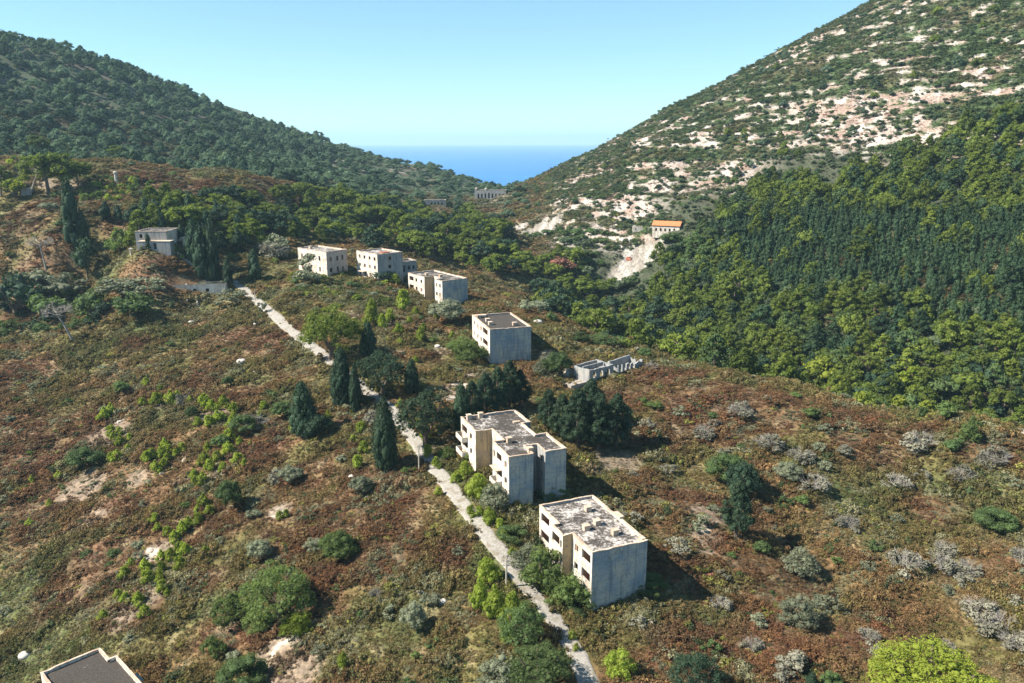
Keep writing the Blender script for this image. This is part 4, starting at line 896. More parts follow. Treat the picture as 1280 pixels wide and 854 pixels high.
HERO = [
 (483,588,44,84,'cypress','dark','cypress','big dark cypress on the left verge of the road, beside the slim utility pole',T),
 (429,508,40,66,'cypress','dark','cypress','broad dark cypress left of the road, partly in front of a slimmer one',T),
 (445,515,20,56,'cypress','dark','cypress','slim dark cypress touching the broad cypress left of the road',T),
 (461,446,28,40,'cypress','dark','cypress','round-topped dark cypress between the bright umbrella pine and the spreading dark pine',T),
 (515,492,26,40,'cypress','dark','cypress','round-topped cypress behind the dark tree at the roadside',T),
 (479,494,74,68,'grand','dark','spreading_tree','spreading dark green tree on the right of the road below the round-topped cypress',T),
 (532,556,80,82,'grand','dark','spreading_tree','wide dark grey-green tree at the road just above the two-winged block',T),
 (415,449,86,80,'grand','pine','umbrella_pine','bright green umbrella pine on the right of the road bend, alone',T),
 (578,545,34,62,'cypress','dark','cypress','dark cypress at the far left corner of the two-winged block',T),
 (590,532,40,58,'pine','dark','cypress','leftmost spire of the dark cypress clump behind the two-winged block',T),
 (607,524,44,60,'pine','dark','cypress','second dark spire of the clump behind the two-winged block',T),
 (622,518,44,62,'pine','dark','cypress','third dark spire, mid clump behind the two-winged block',T),
 (637,512,46,64,'pine','dark','cypress','tallest dark spire of the clump behind the two-winged block',T),
 (650,510,40,50,'pine','dark','cypress','rightmost dark spire of the clump behind the two-winged block',T),
 (686,538,38,54,'pine','dark','cypress','leftmost and small dark cypress of the stand right of the two-winged block',T),
 (703,550,46,60,'pine','dark','cypress','second dark cypress of the stand right of the two-winged block',T),
 (722,562,60,80,'pine','dark','cypress','big dark cypress in the middle of the stand right of the two-winged block',T),
 (747,564,60,76,'pine','dark','cypress','frontmost dark cypress of the stand right of the two-winged block',T),
 (770,558,56,68,'pine','dark','cypress','rightmost dark cypress of the stand right of the two-winged block',T),
 (738,534,56,62,'pine','dark','cypress','rear dark cypress of the stand right of the two-winged block',T),
 (381,546,44,62,'cypress','dark','cypress','dark cypress above the red slope left of the road, with shrubs at its foot',T),
 (399,546,40,34,'dome','dark','dark_shrub','dark shrub in the shade right of the lone left-slope cypress',S),
 (354,524,30,26,'dome','shrub','green_shrub','bright green round shrub left of the lone left-slope cypress',S),
 (372,540,20,18,'sapling','sapling','green_shrub','small bright shrub at the foot of the lone left-slope cypress',S),
 (920,672,50,72,'pine','dark','cypress','dark blue-green conifer on the bare knoll of the right slope, casting a long shadow',T),
 (908,606,60,44,'dome','shrub','round_tree','grey-green round tree behind the dark conifer on the right slope',T),
 (925,622,50,52,'dome','dark','round_tree','dark round tree just behind the conifer of the right slope',T),
 (255,348,30,54,'cypress','dark','cypress','left dark cypress of the roadside group beyond the low white ruin',T),
 (243,330,24,44,'cypress','dark','cypress','rear dark cypress beside the cream wall fragment',T),
 (268,350,26,62,'cypress','dark','cypress','tallest cypress of the roadside group beyond the low white ruin',T),
 (286,358,18,30,'cypress','dark','cypress','clipped columnar cypress at the right end of the low white ruin',T),
 (319,352,24,34,'cypress','dark','cypress','pointed dark cypress right of the road head, left of the pale blocks',T),
 (93,305,28,62,'cypress','dark','cypress','tall dark cypress on the red slope left of the grey house',T),
 (106,308,22,34,'cypress','dark','cypress','shorter dark cypress hugging the tall one left of the grey house',T),
 (110,346,32,44,'dome','dark','round_tree','dark round-crowned tree standing below the tall cypress pair',T),
 (133,277,18,20,'cypress','dark','cypress','small dark cypress on the red slope above the grey house',T),
 (149,287-8,14,18,'cypress','dark','cypress','smallest dark cypress right above the grey house',T),
 (150,318,38,40,'loose','broad','leafy_tree','leafy green tree at the left side of the grey house',T),
 (62,246,56,50,'umbrella','pine','umbrella_pine','umbrella pine with visible trunks on the upper left hill',T),
 (78,240,40,44,'umbrella','pine','umbrella_pine','umbrella pine right behind the one with visible trunks, upper left',T),
 (98,232,34,30,'umbrella','pine','umbrella_pine','low dark umbrella pine, right of the group on the upper left hill',T),
 (50,196,26,24,'umbrella','pine','umbrella_pine','small umbrella pine on the crest of the near left hill',T),
 (147,199,22,16,'umbrella','pine','umbrella_pine','flat-topped pine on the crest of the near left hill',T),
 (2,246,26,36,'umbrella','pine','umbrella_pine','pine cut by the left edge of the frame',T),
 (19,249,26,24,'dome','pine_lime','bright_pine','bright green bushy pine beside the stone hut at the left edge',T),
 (62,265,20,14,'dome','greyshrub','grey_shrub','bluish round shrub below the umbrella pines, upper left',S),
 (702,346,42,32,'dome','red','red_tree','round dead-red tree at the edge of the dark pine belt',T),
 (829,440,44,34,'shrub','pine_lime','bright_tree','bright yellow-green tree at the right end of the pine belt on the ridge',T),
 (1026,475,46,36,'shrub','pine_lime','bright_tree','yellow-green tree just beyond the ridge crest, centre right',T),
 (1243,664,48,28,'dome','shrub','green_shrub','vivid green domed shrub on the right slope near the frame edge',S),
 (1242,664,44,27,'dome','shrub','green_shrub','low green shrub hugging the vivid domed shrub near the right edge',S),
 (1157,890,140,88,'grand','pine_lime','lime_pine','large lime-yellow pine crown cut by the bottom edge, lower right',T),
 (1222,882,56,40,'grand','pine_lime','lime_pine','smaller lime-yellow pine at the right of the large one, bottom edge',T),
 (1190,720+0,1,1,'dome','shrub','x','x',S),
 (870,868,66,60,'grand','dark','dark_conifer','dark bluish conifer cut by the bottom edge, right of the road',T),
 (1038,862,26,24,'dome','shrub','green_shrub','small vivid green shrub at the bottom edge left of the lime pine',S),
 (1014,862,18,20,'cypress','dark','cypress','tiny dark cypress at the bottom edge left of the lime pine',T),
 (651,808,64,62,'grand','shrub','green_cypress_bush','dense rounded green tree on the left verge of the road, below the young pines',T),
 (674,862,86,66,'grand','shrub','green_cypress_bush','wide rounded green tree beside the road at the bottom edge',T),
 (630,862,64,50,'loose','greyshrub','leafy_shrub','pale leafy shrub left of the wide rounded tree at the bottom edge',S),
 (610,726,34,32,'sapling','sapling','young_pine','single bright young pine at the road edge, above the clump of three',T),
 (600,762,30,42,'sapling','sapling','young_pine','left of the clump of bright young pines by the road',T),
 (619,772,34,44,'sapling','sapling','young_pine','middle of the clump of bright young pines by the road',T),
 (640,776,34,40,'sapling','sapling','young_pine','right of the clump of bright young pines by the road',T),
 (636,800,28,36,'sapling','sapling','young_pine','bright young pine squeezed beside the dense rounded tree by the road',T),
 (516,788,38,40,'dome','greyshrub','round_shrub','blue-grey perfectly round shrub on the lower slope left of the road',S),
 (288,637,38,42,'dome','shrub','round_shrub','dark green upright round shrub on the bare gully edge',S),
 (107,586,46,28,'dome','shrub','dark_shrub','dark green flattened shrub in red bracken at the left, by the bare gully',S),
 (423,697,58,40,'shrub','broad','leafy_shrub','leafy green shrub in the red bracken left of the road',S),
 (392,688,26,20,'loose','greyshrub','leafy_shrub','pale tuft left of the leafy shrub in red bracken',S),
 (350,772,92,76,'grand','broad','thicket_tree','large bushy green tree on the lower left slope',T),
 (290,776,48,42,'loose','broad','thicket_tree','bushy green tree adjoining the large one on its left, lower left',T),
 (324,786,40,30,'loose','broad','thicket_shrub','green thicket at the foot of the large bushy tree',S),
 (372,790,40,34,'loose','sapling','thicket_shrub','yellow-green thicket at the right foot of the large bushy tree',S),
 (268,822,30,34,'loose','broad','leafy_shrub','leafy green shrub in bracken right of the corner roof',S),
 (305,862,64,42,'dome','shrub','dark_shrub','dark olive shrub cut by the bottom edge at the lower left',S),
 (430,838,18,26,'sapling','sapling','young_pine','bright young pine alone on the lower slope, left of the white rock patch',T),
 (839,306,36,18,'dome','shrub','round_bush','big dark green rounded bush directly below the tiled house',S),
 (818,296,16,9,'dome','shrub','round_bush','small dark bush at the left foot of the tiled house',S),
 (796,308,11,7,'dome','shrub','round_bush','small round bush on the crest of the lower pale scar',S),
 (789,313,8,5,'dome','shrub','round_bush','tiny round bush on the lower pale scar',S),
 (822,263,17,9,'dome','shrub','round_bush','dark rounded bush on bare rock above the tiled house',S),
 (558,404,56,34,'dome','greyshrub','grey_shrub','large grey-green shrub below the L-shaped block',S),
 (577,440,40,24,'loose','broad','leafy_shrub','yellow-green thicket at the facade foot of the square block',S),
 (590,452,50,34,'loose','broad','leafy_shrub','yellow-green thicket at the near corner of the square block',S),
 (697,470,44,36,'dome','shrub','round_shrub','olive round shrub between the square block and the roofless ruin',S),
 (678,468,28,26,'loose','greyshrub','grey_shrub','silvery shrub left of the olive round shrub',S),
 (665,392,38,22,'dome','greyshrub','grey_shrub','silvery shrub behind the square block',S),
 (690,404,16,16,'dome','shrub','round_shrub','small dark round shrub right of the large dome bunker',S), (688,403,14,14,'dome','shrub','round_shrub','twin small dark shrub beside the large dome bunker',S),
 (806,448,20,16,'dome','shrub','round_shrub','dark round shrub at the end of the ridge by the bright tree',S),
 (750,430,50,16,'loose','shrub','green_shrub','low green shrub strip on the ridge right of the square block',S),
 (725,425,26,12,'loose','shrub','green_shrub','low green shrub on the ridge, left part of the strip',S),
 (683,735,64,64,'loose','broad','facade_tree','pale green leafy tree against the facade of the nearest block',T),
 (716,757,54,50,'loose','broad','facade_shrub','deep green vine-like thicket at the near corner of the nearest block',S),
 (697,750,44,40,'loose','broad','facade_shrub','deep green thicket between the road and the nearest block',S),
 (660,708,50,34,'loose','greyshrub','leafy_shrub','olive scrub between the two near blocks, road side',S),
 (727,764,40,26,'loose','shrub','facade_shrub','low dark thicket under the blank end wall of the nearest block',S),
 (812,737,44,22,'loose','shrub','facade_shrub','dark thicket in the shade right of the nearest block',S),
 (597,622,34,34,'sapling','sapling','leafy_shrub','bright green shrub in front of the two-winged block, left',S),
 (617,636,40,40,'loose','greyshrub','leafy_shrub','pale green shrub in front of the two-winged block near the corner',S),
 (581,598,24,24,'sapling','sapling','leafy_shrub','bright green shrub between the road and the two-winged block',S),
 (560,575,22,22,'loose','broad','leafy_shrub','green shrub beside the road above the two-winged block',S),
 (612,655,22,24,'sapling','sapling','leafy_shrub','bright green shrub below the near wing corner',S),
 (640,672,44,20,'loose','shrub','leafy_shrub','dark green scrub along the blank end wall of the near wing',S),
 (690,622,40,22,'loose','shrub','leafy_shrub','dark green scrub at the right corner of the two-winged block',S),
 (590,575,30,20,'loose','broad','leafy_shrub','green scrub in the angle of the two-winged block',S),
 (505,388,22,30,'sapling','sapling','young_pine','tall bright young pine left of the L-shaped block',T),
 (466,408,24,36,'sapling','sapling','young_pine','bright young pine right of the umbrella pine, tallest of three',T),
 (478,412,14,22,'sapling','sapling','young_pine','middle of three bright young pines right of the umbrella pine',T),
 (487,402,14,18,'sapling','sapling','young_pine','small right one of three bright young pines near the umbrella pine',T),
 (498,420,14,18,'sapling','sapling','young_pine','bright young pine on the flat pale rock slab',T),
 (526,427,16,20,'sapling','sapling','young_pine','bright young pine in the middle of the slope left of the square block',T),
 (424,338,26,20,'loose','shrub','green_shrub','dark shrub at the corner of the long pale block',S),
 (391,352,46,40,'loose','greyshrub','grey_shrub','big grey-green shrub in front of the long pale block',S),
 (480,352,30,20,'dome','dark','dark_shrub','dark shrub in front of the block with four window columns',S),
 (494,356,18,16,'sapling','sapling','bright_shrub','bright shrub between the dormitory block and the L-shaped block',S),
 (347,318,36,30,'loose','greyshrub','grey_shrub','pale bare-looking shrub left of the long pale block',S),
 (90,352+0,1,1,'dome','shrub','x','x',S),
 (115,398,40,36,'dome','shrub','round_tree','bright-topped round tree in the dark thicket on the left slope',T),
 (60,402,46,36,'dome','shrub','round_tree','dark round tree at the left of the hollow thicket',T),
 (20,395,60,50,'dome','dark','round_tree','dark tree at the left edge in the shaded hollow',T),
 (165,398,50,34,'dome','shrub','thicket_tree','dark tree at the right end of the left slope thicket',T),
 (48,362,40,24,'dome','greyshrub','grey_shrub','olive shrub at the top left of the hollow thicket',S),
 (85,368,50,26,'dome','greyshrub','grey_shrub','olive shrub above the dead leaning tree',S),
 (150,372,56,26,'dome','greyshrub','grey_shrub','olive shrub left of the low white ruin',S),
 (185,366,50,22,'loose','greyshrub','grey_shrub','olive shrub just below and left of the low white ruin',S),
 (290,380,40,22,'loose','greyshrub','grey_shrub','grey-green shrub right below the low white ruin by the road',S),
 (328,392,16,18,'loose','greyshrub','grey_shrub','grey shrub against the left edge of the upper road',S),
 (239,470+10,1,1,'dome','shrub','x','x',S),
 (240,524,18,18,'dome','shrub','round_shrub','dark green round shrub in the middle of the bare gully',S),
 (304,545,38,30,'dome','shrub','round_shrub','dark shrub at the right of the gully saplings',S),
 (285,484,16,16,'dome','shrub','round_shrub','small dark shrub above the bare gully saplings, right',S),
 (152,492,22,18,'dome','shrub','round_shrub','dark shrub at the upper left rim of the bare gully',S),
 (276,560,26,18,'dome','shrub','round_shrub','dark green shrub among the lower right gully saplings',S),
 (1205,560,1,1,'dome','shrub','x','x',S),
 (452,616,34,26,'dome','greyshrub','grey_shrub','silver grey round shrub left of the road below the big cypress',S),
 (363,604,36,26,'dome','greyshrub','grey_shrub','grey shrub on the slope left of the silver round shrub',S),
 (325,698,34,28,'dome','greyshrub','grey_shrub','grey shrub on the rim of the red bracken, lower left',S),
 (1000,780,50,40,'loose','greyshrub','grey_shrub','olive-grey shrub in the middle of the lower right slope',S),
 (1000,715,44,36,'loose','greyshrub','grey_shrub','olive shrub left of the ravine on the right slope',S),
 (985,560+40,40,26,'dome','greyshrub','grey_shrub','olive shrub at the head of the right ravine',S),
 (775,845,40,40,'loose','sapling','yellow_shrub','yellow-green shrub right of the road at the bottom edge',S),
]
for h in HERO:
    if h[6] == 'x': continue
    plant(*h, trunk=h[8] == T)
BARE = [(95,430,34,48,'dead',.35,'leafless grey tree leaning left above the red slope, left'),(58,336,34,38,'dead',.1,'pine with a bare grey top on the left hillside'),(36,244,36,34,'dead',-.4,'leafless brown tree leaning over beside the stone hut, far left')]
for px, py, w, h_, k, lean, lb in BARE:
    p = at(px, py); d = np.linalg.norm(p); o = bpy.data.objects.new('dead_tree', None); col.objects.link(o); tag(o, lb, T); o.location = (p[0], p[1], p[2]+CAMZ); s_ = h_*d/FPX; o.scale = (s_, s_, s_)
    obj('crown', dead_tree_mesh(px, -lean), o)
BM = [bare_mesh(i+1) for i in range(4)]
BAREB = [(318,535,36,'silver bare bush at the right end of the gully saplings'),(470,528,30,'silver bare bush in front of the slim cypress by the road'),(1130,712,44,'large silver bare bush on the right slope, left of the pair'),(1170,712,40,'silver bare bush right of the large one, right slope'),(1210,716,30,'spiky grey bare bush on the right slope'),
 (1225,770,40,'silver bare bush in the lower right ravine, upper'),(1250,790,44,'silver bare bush in the lower right ravine, middle'),(1268,812,36,'silver bare bush in the lower right ravine, lowest'),(1180,690,26,'small grey bare bush above the silver pair'),(1015,612,40,'grey bare bush at the head of the right ravine'),(960,560,36,'grey bare bush below the ridge crest, centre right'),(1000,575,32,'grey bare bush with dark thicket, below the ridge crest'),
 (925,520,34,'grey bare bush on the red crest slope'),(1245,580,34,'grey bare bush near the right edge below the crest'),(1150,560,40,'grey bare bush on the right slope below the crest'),(1085,800,26,'grey bare bush above the lime pine'),(1100,820,24,'dry bare bush left of the lime pine top'),(1180,835-20,26,'grey bare bush right of the lime pine top'),(940,810,26,'grey bare bush on the lower right slope, left'),
 (1060,660,30,'grey bare bush mid right slope'),(1120,610,34,'grey bare bush on the upper right slope'),(1200,600,30,'grey bare bush on the upper right slope near the edge'),(350,600,26,'silver bare bush left slope beside a grey shrub'),(230,505,24,'brownish bare bush amid the gully thicket'),(815,462,20,'pale bare bush beside the far roofless ruin'),(685,448,24,'pale bare bush near the olive round shrub'),
 (340,320,40,'large pale bare bush left of the long pale block'),(470,745,18,'small bare bush on the lower left slope'),(640,745,14,'x'),(880,545,30,'grey bare bush on the ridge slope centre right'),(900,760,28,'dark bare bush on lower right slope'),(1276,700,26,'grey bare bush cut by the right edge')]
for px, py, w, lb in BAREB:
    if lb == 'x': continue
    p = at(px, py); d = np.linalg.norm(p); s_ = w*d/FPX*1.25
    o = bpy.data.objects.new('bare_bush', None); col.objects.link(o); o.location = (p[0], p[1], p[2]+CAMZ); o.rotation_euler = (0, 0, rnd.random()*6.28); o.scale = (s_, s_, s_*.85); tag(o, lb, 'bush'); planted.append((p[0], p[1], s_/2))
    obj('twigs', rnd.choice(BM), o); obj('foliage', rnd.choice(proto('loose', 'silver', False)), o, (0, 0, -.06), 0, (.82, .82, .72))
# young pines colonising the bare gully
SAP = [(183,479,9),(201,487,7),(196,501,13),(214,500,14),(222,498,11),(238,502,8),(256,503,14),(264,508,11),(280,505,13),(139,514,11),(131,520,12),(140,540,11),(151,552,9),(142,547,8),(150,540,8),(163,547,7),(178,503,8),(293,512,12),(248,528,9),(262,528,12),(272,524,13),(280,523,9),(289,530,11),(288,545,13),(279,551,11),(292,522,9),
 (206,555,9),(212,562,9),(202,566,10),(210,572,9),(221,566,8),(228,561,10),(184,572,11),(190,568,10),(147,571,10),(139,573,9),(195,585,11),(205,580,9),(256,575,12),(262,583,12),(271,572,11),(244,595,11),(254,600,12),(286,562,12),(297,575,12),(279,585,10),(306,580,9),(260,560,9),
 (252,605,10),(244,603,10),(255,628,13),(262,640,11),(248,638,9),(249,650,12),(236,655,11),(228,662,13),(219,672,11),(210,665,10),(197,660,8),(195,648,9),(232,688,13),(225,686,12),(214,694,11),(202,696,10),(257,690,9),(226,705,14),(182,708,12),(203,710,11),(156,718,12),(185,722,13),(203,735,13),(200,722,10),(174,750,12),(182,765,11),(157,748,10),
 (165,705,9),(130,770,9),(350,645,9),(358,642,8),(74,597,9),(62,630,7),(38,655,8),(40,600,6),(210,742,8),(148,744,9),(300,552,8),(330,508,9),(325,520,8),(420,495,8),(410,520,9),(390,512,7),(160,560,6),(452,535,12),(455,560,13),(448,578,14),(442,550,9),
 (535,565,14),(545,580,12),(552,568,9),(520,530,11),(532,545,12),(569,598,10),(600,640,11),(588,640,12),(625,655,11),(630,668,10),(548,615,9),(640,692,10),(572,520,9),(500,505,9),(505,520,9),(441,412,10),(520,390,9),(530,410,8),(545,398,8),(512,402,9),(500,428,7),(520,450,7),(574,472,6),(565,420,8),(715,795,9),(720,810,8)]
for (px, py, w) in SAP:
    zone_ = 'the bare gully on the left slope' if px < 345 else 'the slopes beside the road'
    plant(px, py+w*.45, w*1.25, w*1.35, 'sapling', 'sapling', 'young_pine', ('small pine sapling ' if w < 10 else 'taller pine sapling ')+where_is(px, py)+(' in the bare gully' if px < 345 else ' near the road'), 'sapling', 'pine saplings in '+zone_, hi=False, trunk=False)

# ---------------------------------------------------------------- woods and hill scrub, scattered on the ground they grow on
def scatter(a0, a1, r0, r1, sp, test, seed, fill=1.0):
    r = np.random.default_rng(seed); n = int(fill*np.radians(a1-a0)/2*(r1*r1-r0*r0)/(sp*sp))
    rr_ = np.sqrt(r.random(n)*(r1*r1-r0*r0)+r0*r0); a = np.radians(a0+r.random(n)*(a1-a0)); x = rr_*np.sin(a); y = rr_*np.cos(a)
    z = H(x, y); px, py = project(x, y, z)
    ok = seen(x, y, 9) & (r.random(n) < test(px, py, x, y, z)); ok &= (px > -90) & (px < 1370) & (py < 900)
    x, y = x[ok], y[ok]
    keep = []; cell = {}; m2 = sp*.62                       # thin out overlaps
    for i in range(len(x)):
        k = (int(x[i]//m2), int(y[i]//m2)); good = True
        for dx in (-1, 0, 1):
            for dy in (-1, 0, 1):
                for j in cell.get((k[0]+dx, k[1]+dy), ()):
                    if (x[i]-x[j])**2+(y[i]-y[j])**2 < m2*m2: good = False
        if good: cell.setdefault(k, []).append(i); keep.append(i)
    return x[keep], y[keep]
def poly_in(px, py, poly):
    ins = np.zeros(np.shape(px), bool); n = len(poly)
    for i in range(n):
        x0, y0 = poly[i]; x1, y1 = poly[(i+1) % n]
        c = ((y0 > py) != (y1 > py)) & (px < (x1-x0)*(py-y0)/((y1-y0)+1e-9)+x0); ins ^= c
    return ins
FT = []                                                     # (x, y, w, h, kind, mat, zone)
def add(xy, w, h, kind, mat, zone_, seed, wj=.42):
    r = np.random.default_rng(seed)
    for x, y in zip(*xy):
        s = 1+wj*(r.random()*2-1); k = kind if isinstance(kind, str) else kind[r.integers(len(kind))]; mt = mat if isinstance(mat, str) else mat[r.integers(len(mat))]
        FT.append((x, y, w*s, h*s*(.9+.2*r.random()), k, mt, zone_))
def rg(x, y): return np.hypot(x, y)
BELT = [(160,318),(175,262),(240,250),(330,246),(400,244),(470,256),(545,262),(600,275),(628,292),(655,312),(690,318),(740,345),(800,362),(850,395),(900,425),(880,462),(835,445),(790,420),(755,405),(715,385),(680,372),(640,352),(600,340),(560,335),(520,318),(440,306),(370,302),(335,300),(300,320),(270,325),(230,300)]
# dark pine belt along the back of the ridge
b1 = scatter(-26, 14, 255, 560, 6.6, lambda px, py, x, y, z: poly_in(px, py, BELT)*1.0, 1); add(b1, 10.5, 9.5, ('umbrella', 'umbrella', 'pine'), ('pine', 'pine', 'pine', 'dark'), 'belt', 2)
b1b = scatter(-26, -9, 290, 460, 9, lambda px, py, x, y, z: poly_in(px, py, [(175,320),(180,262),(330,262),(340,300),(300,325)])*.35, 3); add(b1b, 4.2, 7.5, 'cypress', 'dark', 'belt', 4)
# hollow behind the ridge crest: tall pines whose crowns top the crest
b2 = scatter(2.5, 16, 236, 330, 7.2, lambda px, py, x, y, z: ((z < -64) | (rg(x, y) > 262))*1.0, 5); add(b2, 12.5, 13, ('umbrella', 'pine', 'umbrella'), ('pine', 'dark', 'pine', 'pine'), 'belt', 6)
b3 = scatter(14, 36, 212, 275, 5.6, lambda px, py, x, y, z: (z < -62)*.95, 7, 2.4); add(b3, 9.5, 9.5, ('pine', 'pine', 'shrub'), ('pine', 'pine', 'pine', 'shrub', 'dark', 'pine_lime'), 'valley', 8)
# wood of the right hillside
def rt(px, py, x, y, z):
    up = np.interp(px, [850, 900, 950, 1050, 1150, 1280], [330, 268, 232, 222, 180, 135]); n = fbm(x, y, 25, 301)
    return ((py > up+(n-.5)*60) & (px > 800))*np.where(py > 330, 1.0, smooth(.30, .52, n+.15*smooth(200, 300, py)))
b4 = scatter(8, 36, 262, 520, 5.0, rt, 9, 2.6)
plant_rows = lambda x, y: smooth(.46, .54, fbm(x, y, 38, 311))
x4, y4 = b4; px4, py4 = project(x4, y4, H(x4, y4)); fir = (poly_in(px4, py4, [(880,285),(1000,270),(1280,285),(1290,430),(1190,410),(1060,350),(960,372),(930,330)])) & (np.random.default_rng(3).random(len(x4)) < .8)
add((x4[fir], y4[fir]), 4.6, 8.0, 'fir', 'firs', 'plantation', 10, .25); add((x4[~fir], y4[~fir]), 8.2, 8.8, ('pine', 'pine', 'shrub', 'pine', 'umbrella'), ('pine', 'pine', 'pine', 'firs', 'shrub'), 'right', 11)
b4d = scatter(8, 36, 225, 365, 4.2, lambda px, py, x, y, z: ((py > 330) & (z < -52))*.8, 23, 1.8); add(b4d, 5.2, 3.8, ('dome', 'shrub', 'loose'), ('shrub', 'broad', 'heath', 'pine'), 'valleybush', 40)
b4c = scatter(10, 36, 262, 440, 3.6, lambda px, py, x, y, z: poly_in(px, py, [(870,285),(1000,262),(1290,280),(1290,440),(1190,420),(1060,360),(960,380),(920,340)])*.85, 21, 2.0); add(b4c, 4.0, 7.4, 'fir', 'firs', 'plantation', 22, .25)
# low green thicket below the tiled house
b5 = scatter(1, 16, 330, 470, 5.0, lambda px, py, x, y, z: (poly_in(px, py, [(640,300),(690,285),(760,285),(780,300),(740,345),(760,360),(830,345),(850,300),(900,300),(930,330),(870,380),(780,380),(690,330)]))*1.0*(zone(x, y, CLAY, 121, .28) < .3), 12)
add(b5, 7.0, 4.6, ('dome', 'shrub'), ('shrub', 'shrub', 'heath'), 'thicket', 13)
# far left hill
b6 = scatter(-36, 1, 500, 880, 7.4, lambda px, py, x, y, z: smooth(.26, .42, fbm(x, y, 40, 321)+.1*(px < 420)-.04*(px > 420))*(.35+.65*(px < 480)), 14)
add(b6, 9.0, 8.5, ('shrub', 'pine', 'umbrella', 'dome'), ('pine_hazed', 'pine_hazed', 'pine_hazed', 'firs'), 'lefthill', 15)
b6b = scatter(-36, 1, 500, 880, 6.5, lambda px, py, x, y, z: .55*np.ones_like(px), 16); add(b6b, 4.2, 3.0, ('dome', 'shrub'), ('pine_hazed', 'heath'), 'leftscrub', 17)
# shrubs dotted over the rocky right hill
def rh(px, py, x, y, z):
    n = fbm(x, y, 16, 331); up = np.interp(px, [640, 850, 900, 950, 1050, 1150, 1280], [330, 330, 262, 222, 205, 150, 110]); 
    return (.4+.6*smooth(.38, .6, n))*(py < up+25)*(zone(x, y, CLAY, 121, .28) < .3)*(1-.45*smooth(20, 60, z))
b7 = scatter(.8, 36, 370, 760, 4.1, rh, 18); add(b7, 3.6, 2.6, ('dome', 'shrub', 'dome'), ('heath', 'shrub', 'heath', 'firs'), 'rockhill', 19, .5)
b8 = scatter(14, 34, 380, 620, 15, lambda px, py, x, y, z: .5*(px > 900), 20); add(b8, 6.0, 5.8, ('pine', 'shrub'), ('pine', 'pine_hazed'), 'hillpine', 24)
# dots of bushes in the near saddle and on the near left hill
b9 = scatter(-36, 3, 300, 620, 9, lambda px, py, x, y, z: smooth(.5, .66, fbm(x, y, 30, 341))*(~poly_in(px, py, BELT))*.8, 25); add(b9, 4.0, 2.8, ('dome', 'loose', 'shrub'), ('shrub', 'heath', 'greyshrub', 'shrub', 'broad'), 'saddle', 26, .4)
b12 = scatter(-38, -20, 200, 330, 4.2, lambda px, py, x, y, z: poly_in(px, py, [(-60,345),(60,345),(120,352),(200,372),(205,392),(120,408),(40,420),(-60,430)])*1.0, 41); add(b12, 5.5, 4.2, ('loose', 'dome', 'loose'), ('shrub', 'shrub', 'greyshrub', 'dark'), 'hollow', 42, .35)
b13 = scatter(-22, -2, 190, 290, 3.0, lambda px, py, x, y, z: poly_in(px, py, [(345,340),(430,350),(520,358),(560,375),(520,385),(440,380),(360,368)])*.75+poly_in(px, py, [(370,335),(420,345),(420,375),(360,365)])*.25, 43); add(b13, 3.4, 2.2, ('loose', 'dome', 'loose'), ('greyshrub', 'broad', 'shrub', 'sapling'), 'slopebush', 44, .4)
b9b = scatter(-33, -18, 370, 450, 3.4, lambda px, py, x, y, z: poly_in(px, py, [(95,240),(120,225),(180,225),(195,240),(150,250),(90,262)])*.9+poly_in(px, py, [(0,200),(60,200),(120,210),(60,215),(0,215)])*.4, 27); add(b9b, 3.4, 3.0, ('sapling', 'dome'), ('sapling', 'broad'), 'saddle', 28, .3)
b9c = scatter(-30, -16, 280, 350, 3.6, lambda px, py, x, y, z: poly_in(px, py, [(195,295),(225,290),(262,340),(252,345),(215,315)])*.9, 29); add(b9c, 3.2, 3.0, ('sapling', 'loose'), ('sapling', 'broad'), 'saddle', 30, .3)
b10 = scatter(-6, 36, 170, 262, 4.2, lambda px, py, x, y, z: poly_in(px, py, [(420,310),(600,345),(640,362),(560,372),(430,330)])*.7+poly_in(px, py, [(1060,490),(1180,515),(1290,545),(1290,580),(1150,545),(1060,512)])*.35, 31); add(b10, 3.8, 3.4, ('sapling', 'loose', 'dome'), ('sapling', 'broad', 'shrub'), 'saddle', 32, .4)
# open slopes: scattered bushes
def fg(px, py, x, y, z):
    rdd = road_dist(x, y); n = fbm(x, y, 18, 351)
    inside = np.zeros_like(px, bool)
    for W in footprints:
        cx, cy = np.mean([w[0] for w in W]), np.mean([w[1] for w in W]); inside |= np.hypot(x-cx, y-cy) < 12
    return (smooth(.40, .60, n)*(.6+.4*(px > 780))+.08)*(rdd > 4)*(~inside)
b11 = scatter(-38, 38, 80, 265, 4.4, fg, 33)
kx, ky = b11; ok = np.ones(len(kx), bool)
for (x, y, r) in planted: ok &= np.hypot(kx-x, ky-y) > r+1.0
kx, ky = kx[ok], ky[ok]; pxs, pys = project(kx, ky, H(kx, ky)); rs = pxs > 780
add((kx[rs], ky[rs]), 3.3, 2.1, ('loose', 'dome', 'loose'), ('greyshrub', 'shrub', 'silver', 'broad'), 'slopebush', 34, .5)
add((kx[~rs], ky[~rs]), 2.2, 1.4, ('loose', 'dome', 'loose'), ('greyshrub', 'shrub', 'greyshrub', 'broad'), 'slopebush', 35, .5)
def clear_of_houses(x, y, r):
    for W in footprints:
        cx, cy = np.mean([w[0] for w in W]), np.mean([w[1] for w in W]); ex = max(math.hypot(w[0]-cx, w[1]-cy) for w in W)
        if math.hypot(x-cx, y-cy) < ex*.72+r: return False
    return float(road_dist(np.array([x]), np.array([y]))[0]) > r+1.2
_cl = zone(np.array([t[0] for t in FT]), np.array([t[1] for t in FT]), CLAY, 121, .28); FT = [t for t, q_ in zip(FT, _cl) if q_ < .25]
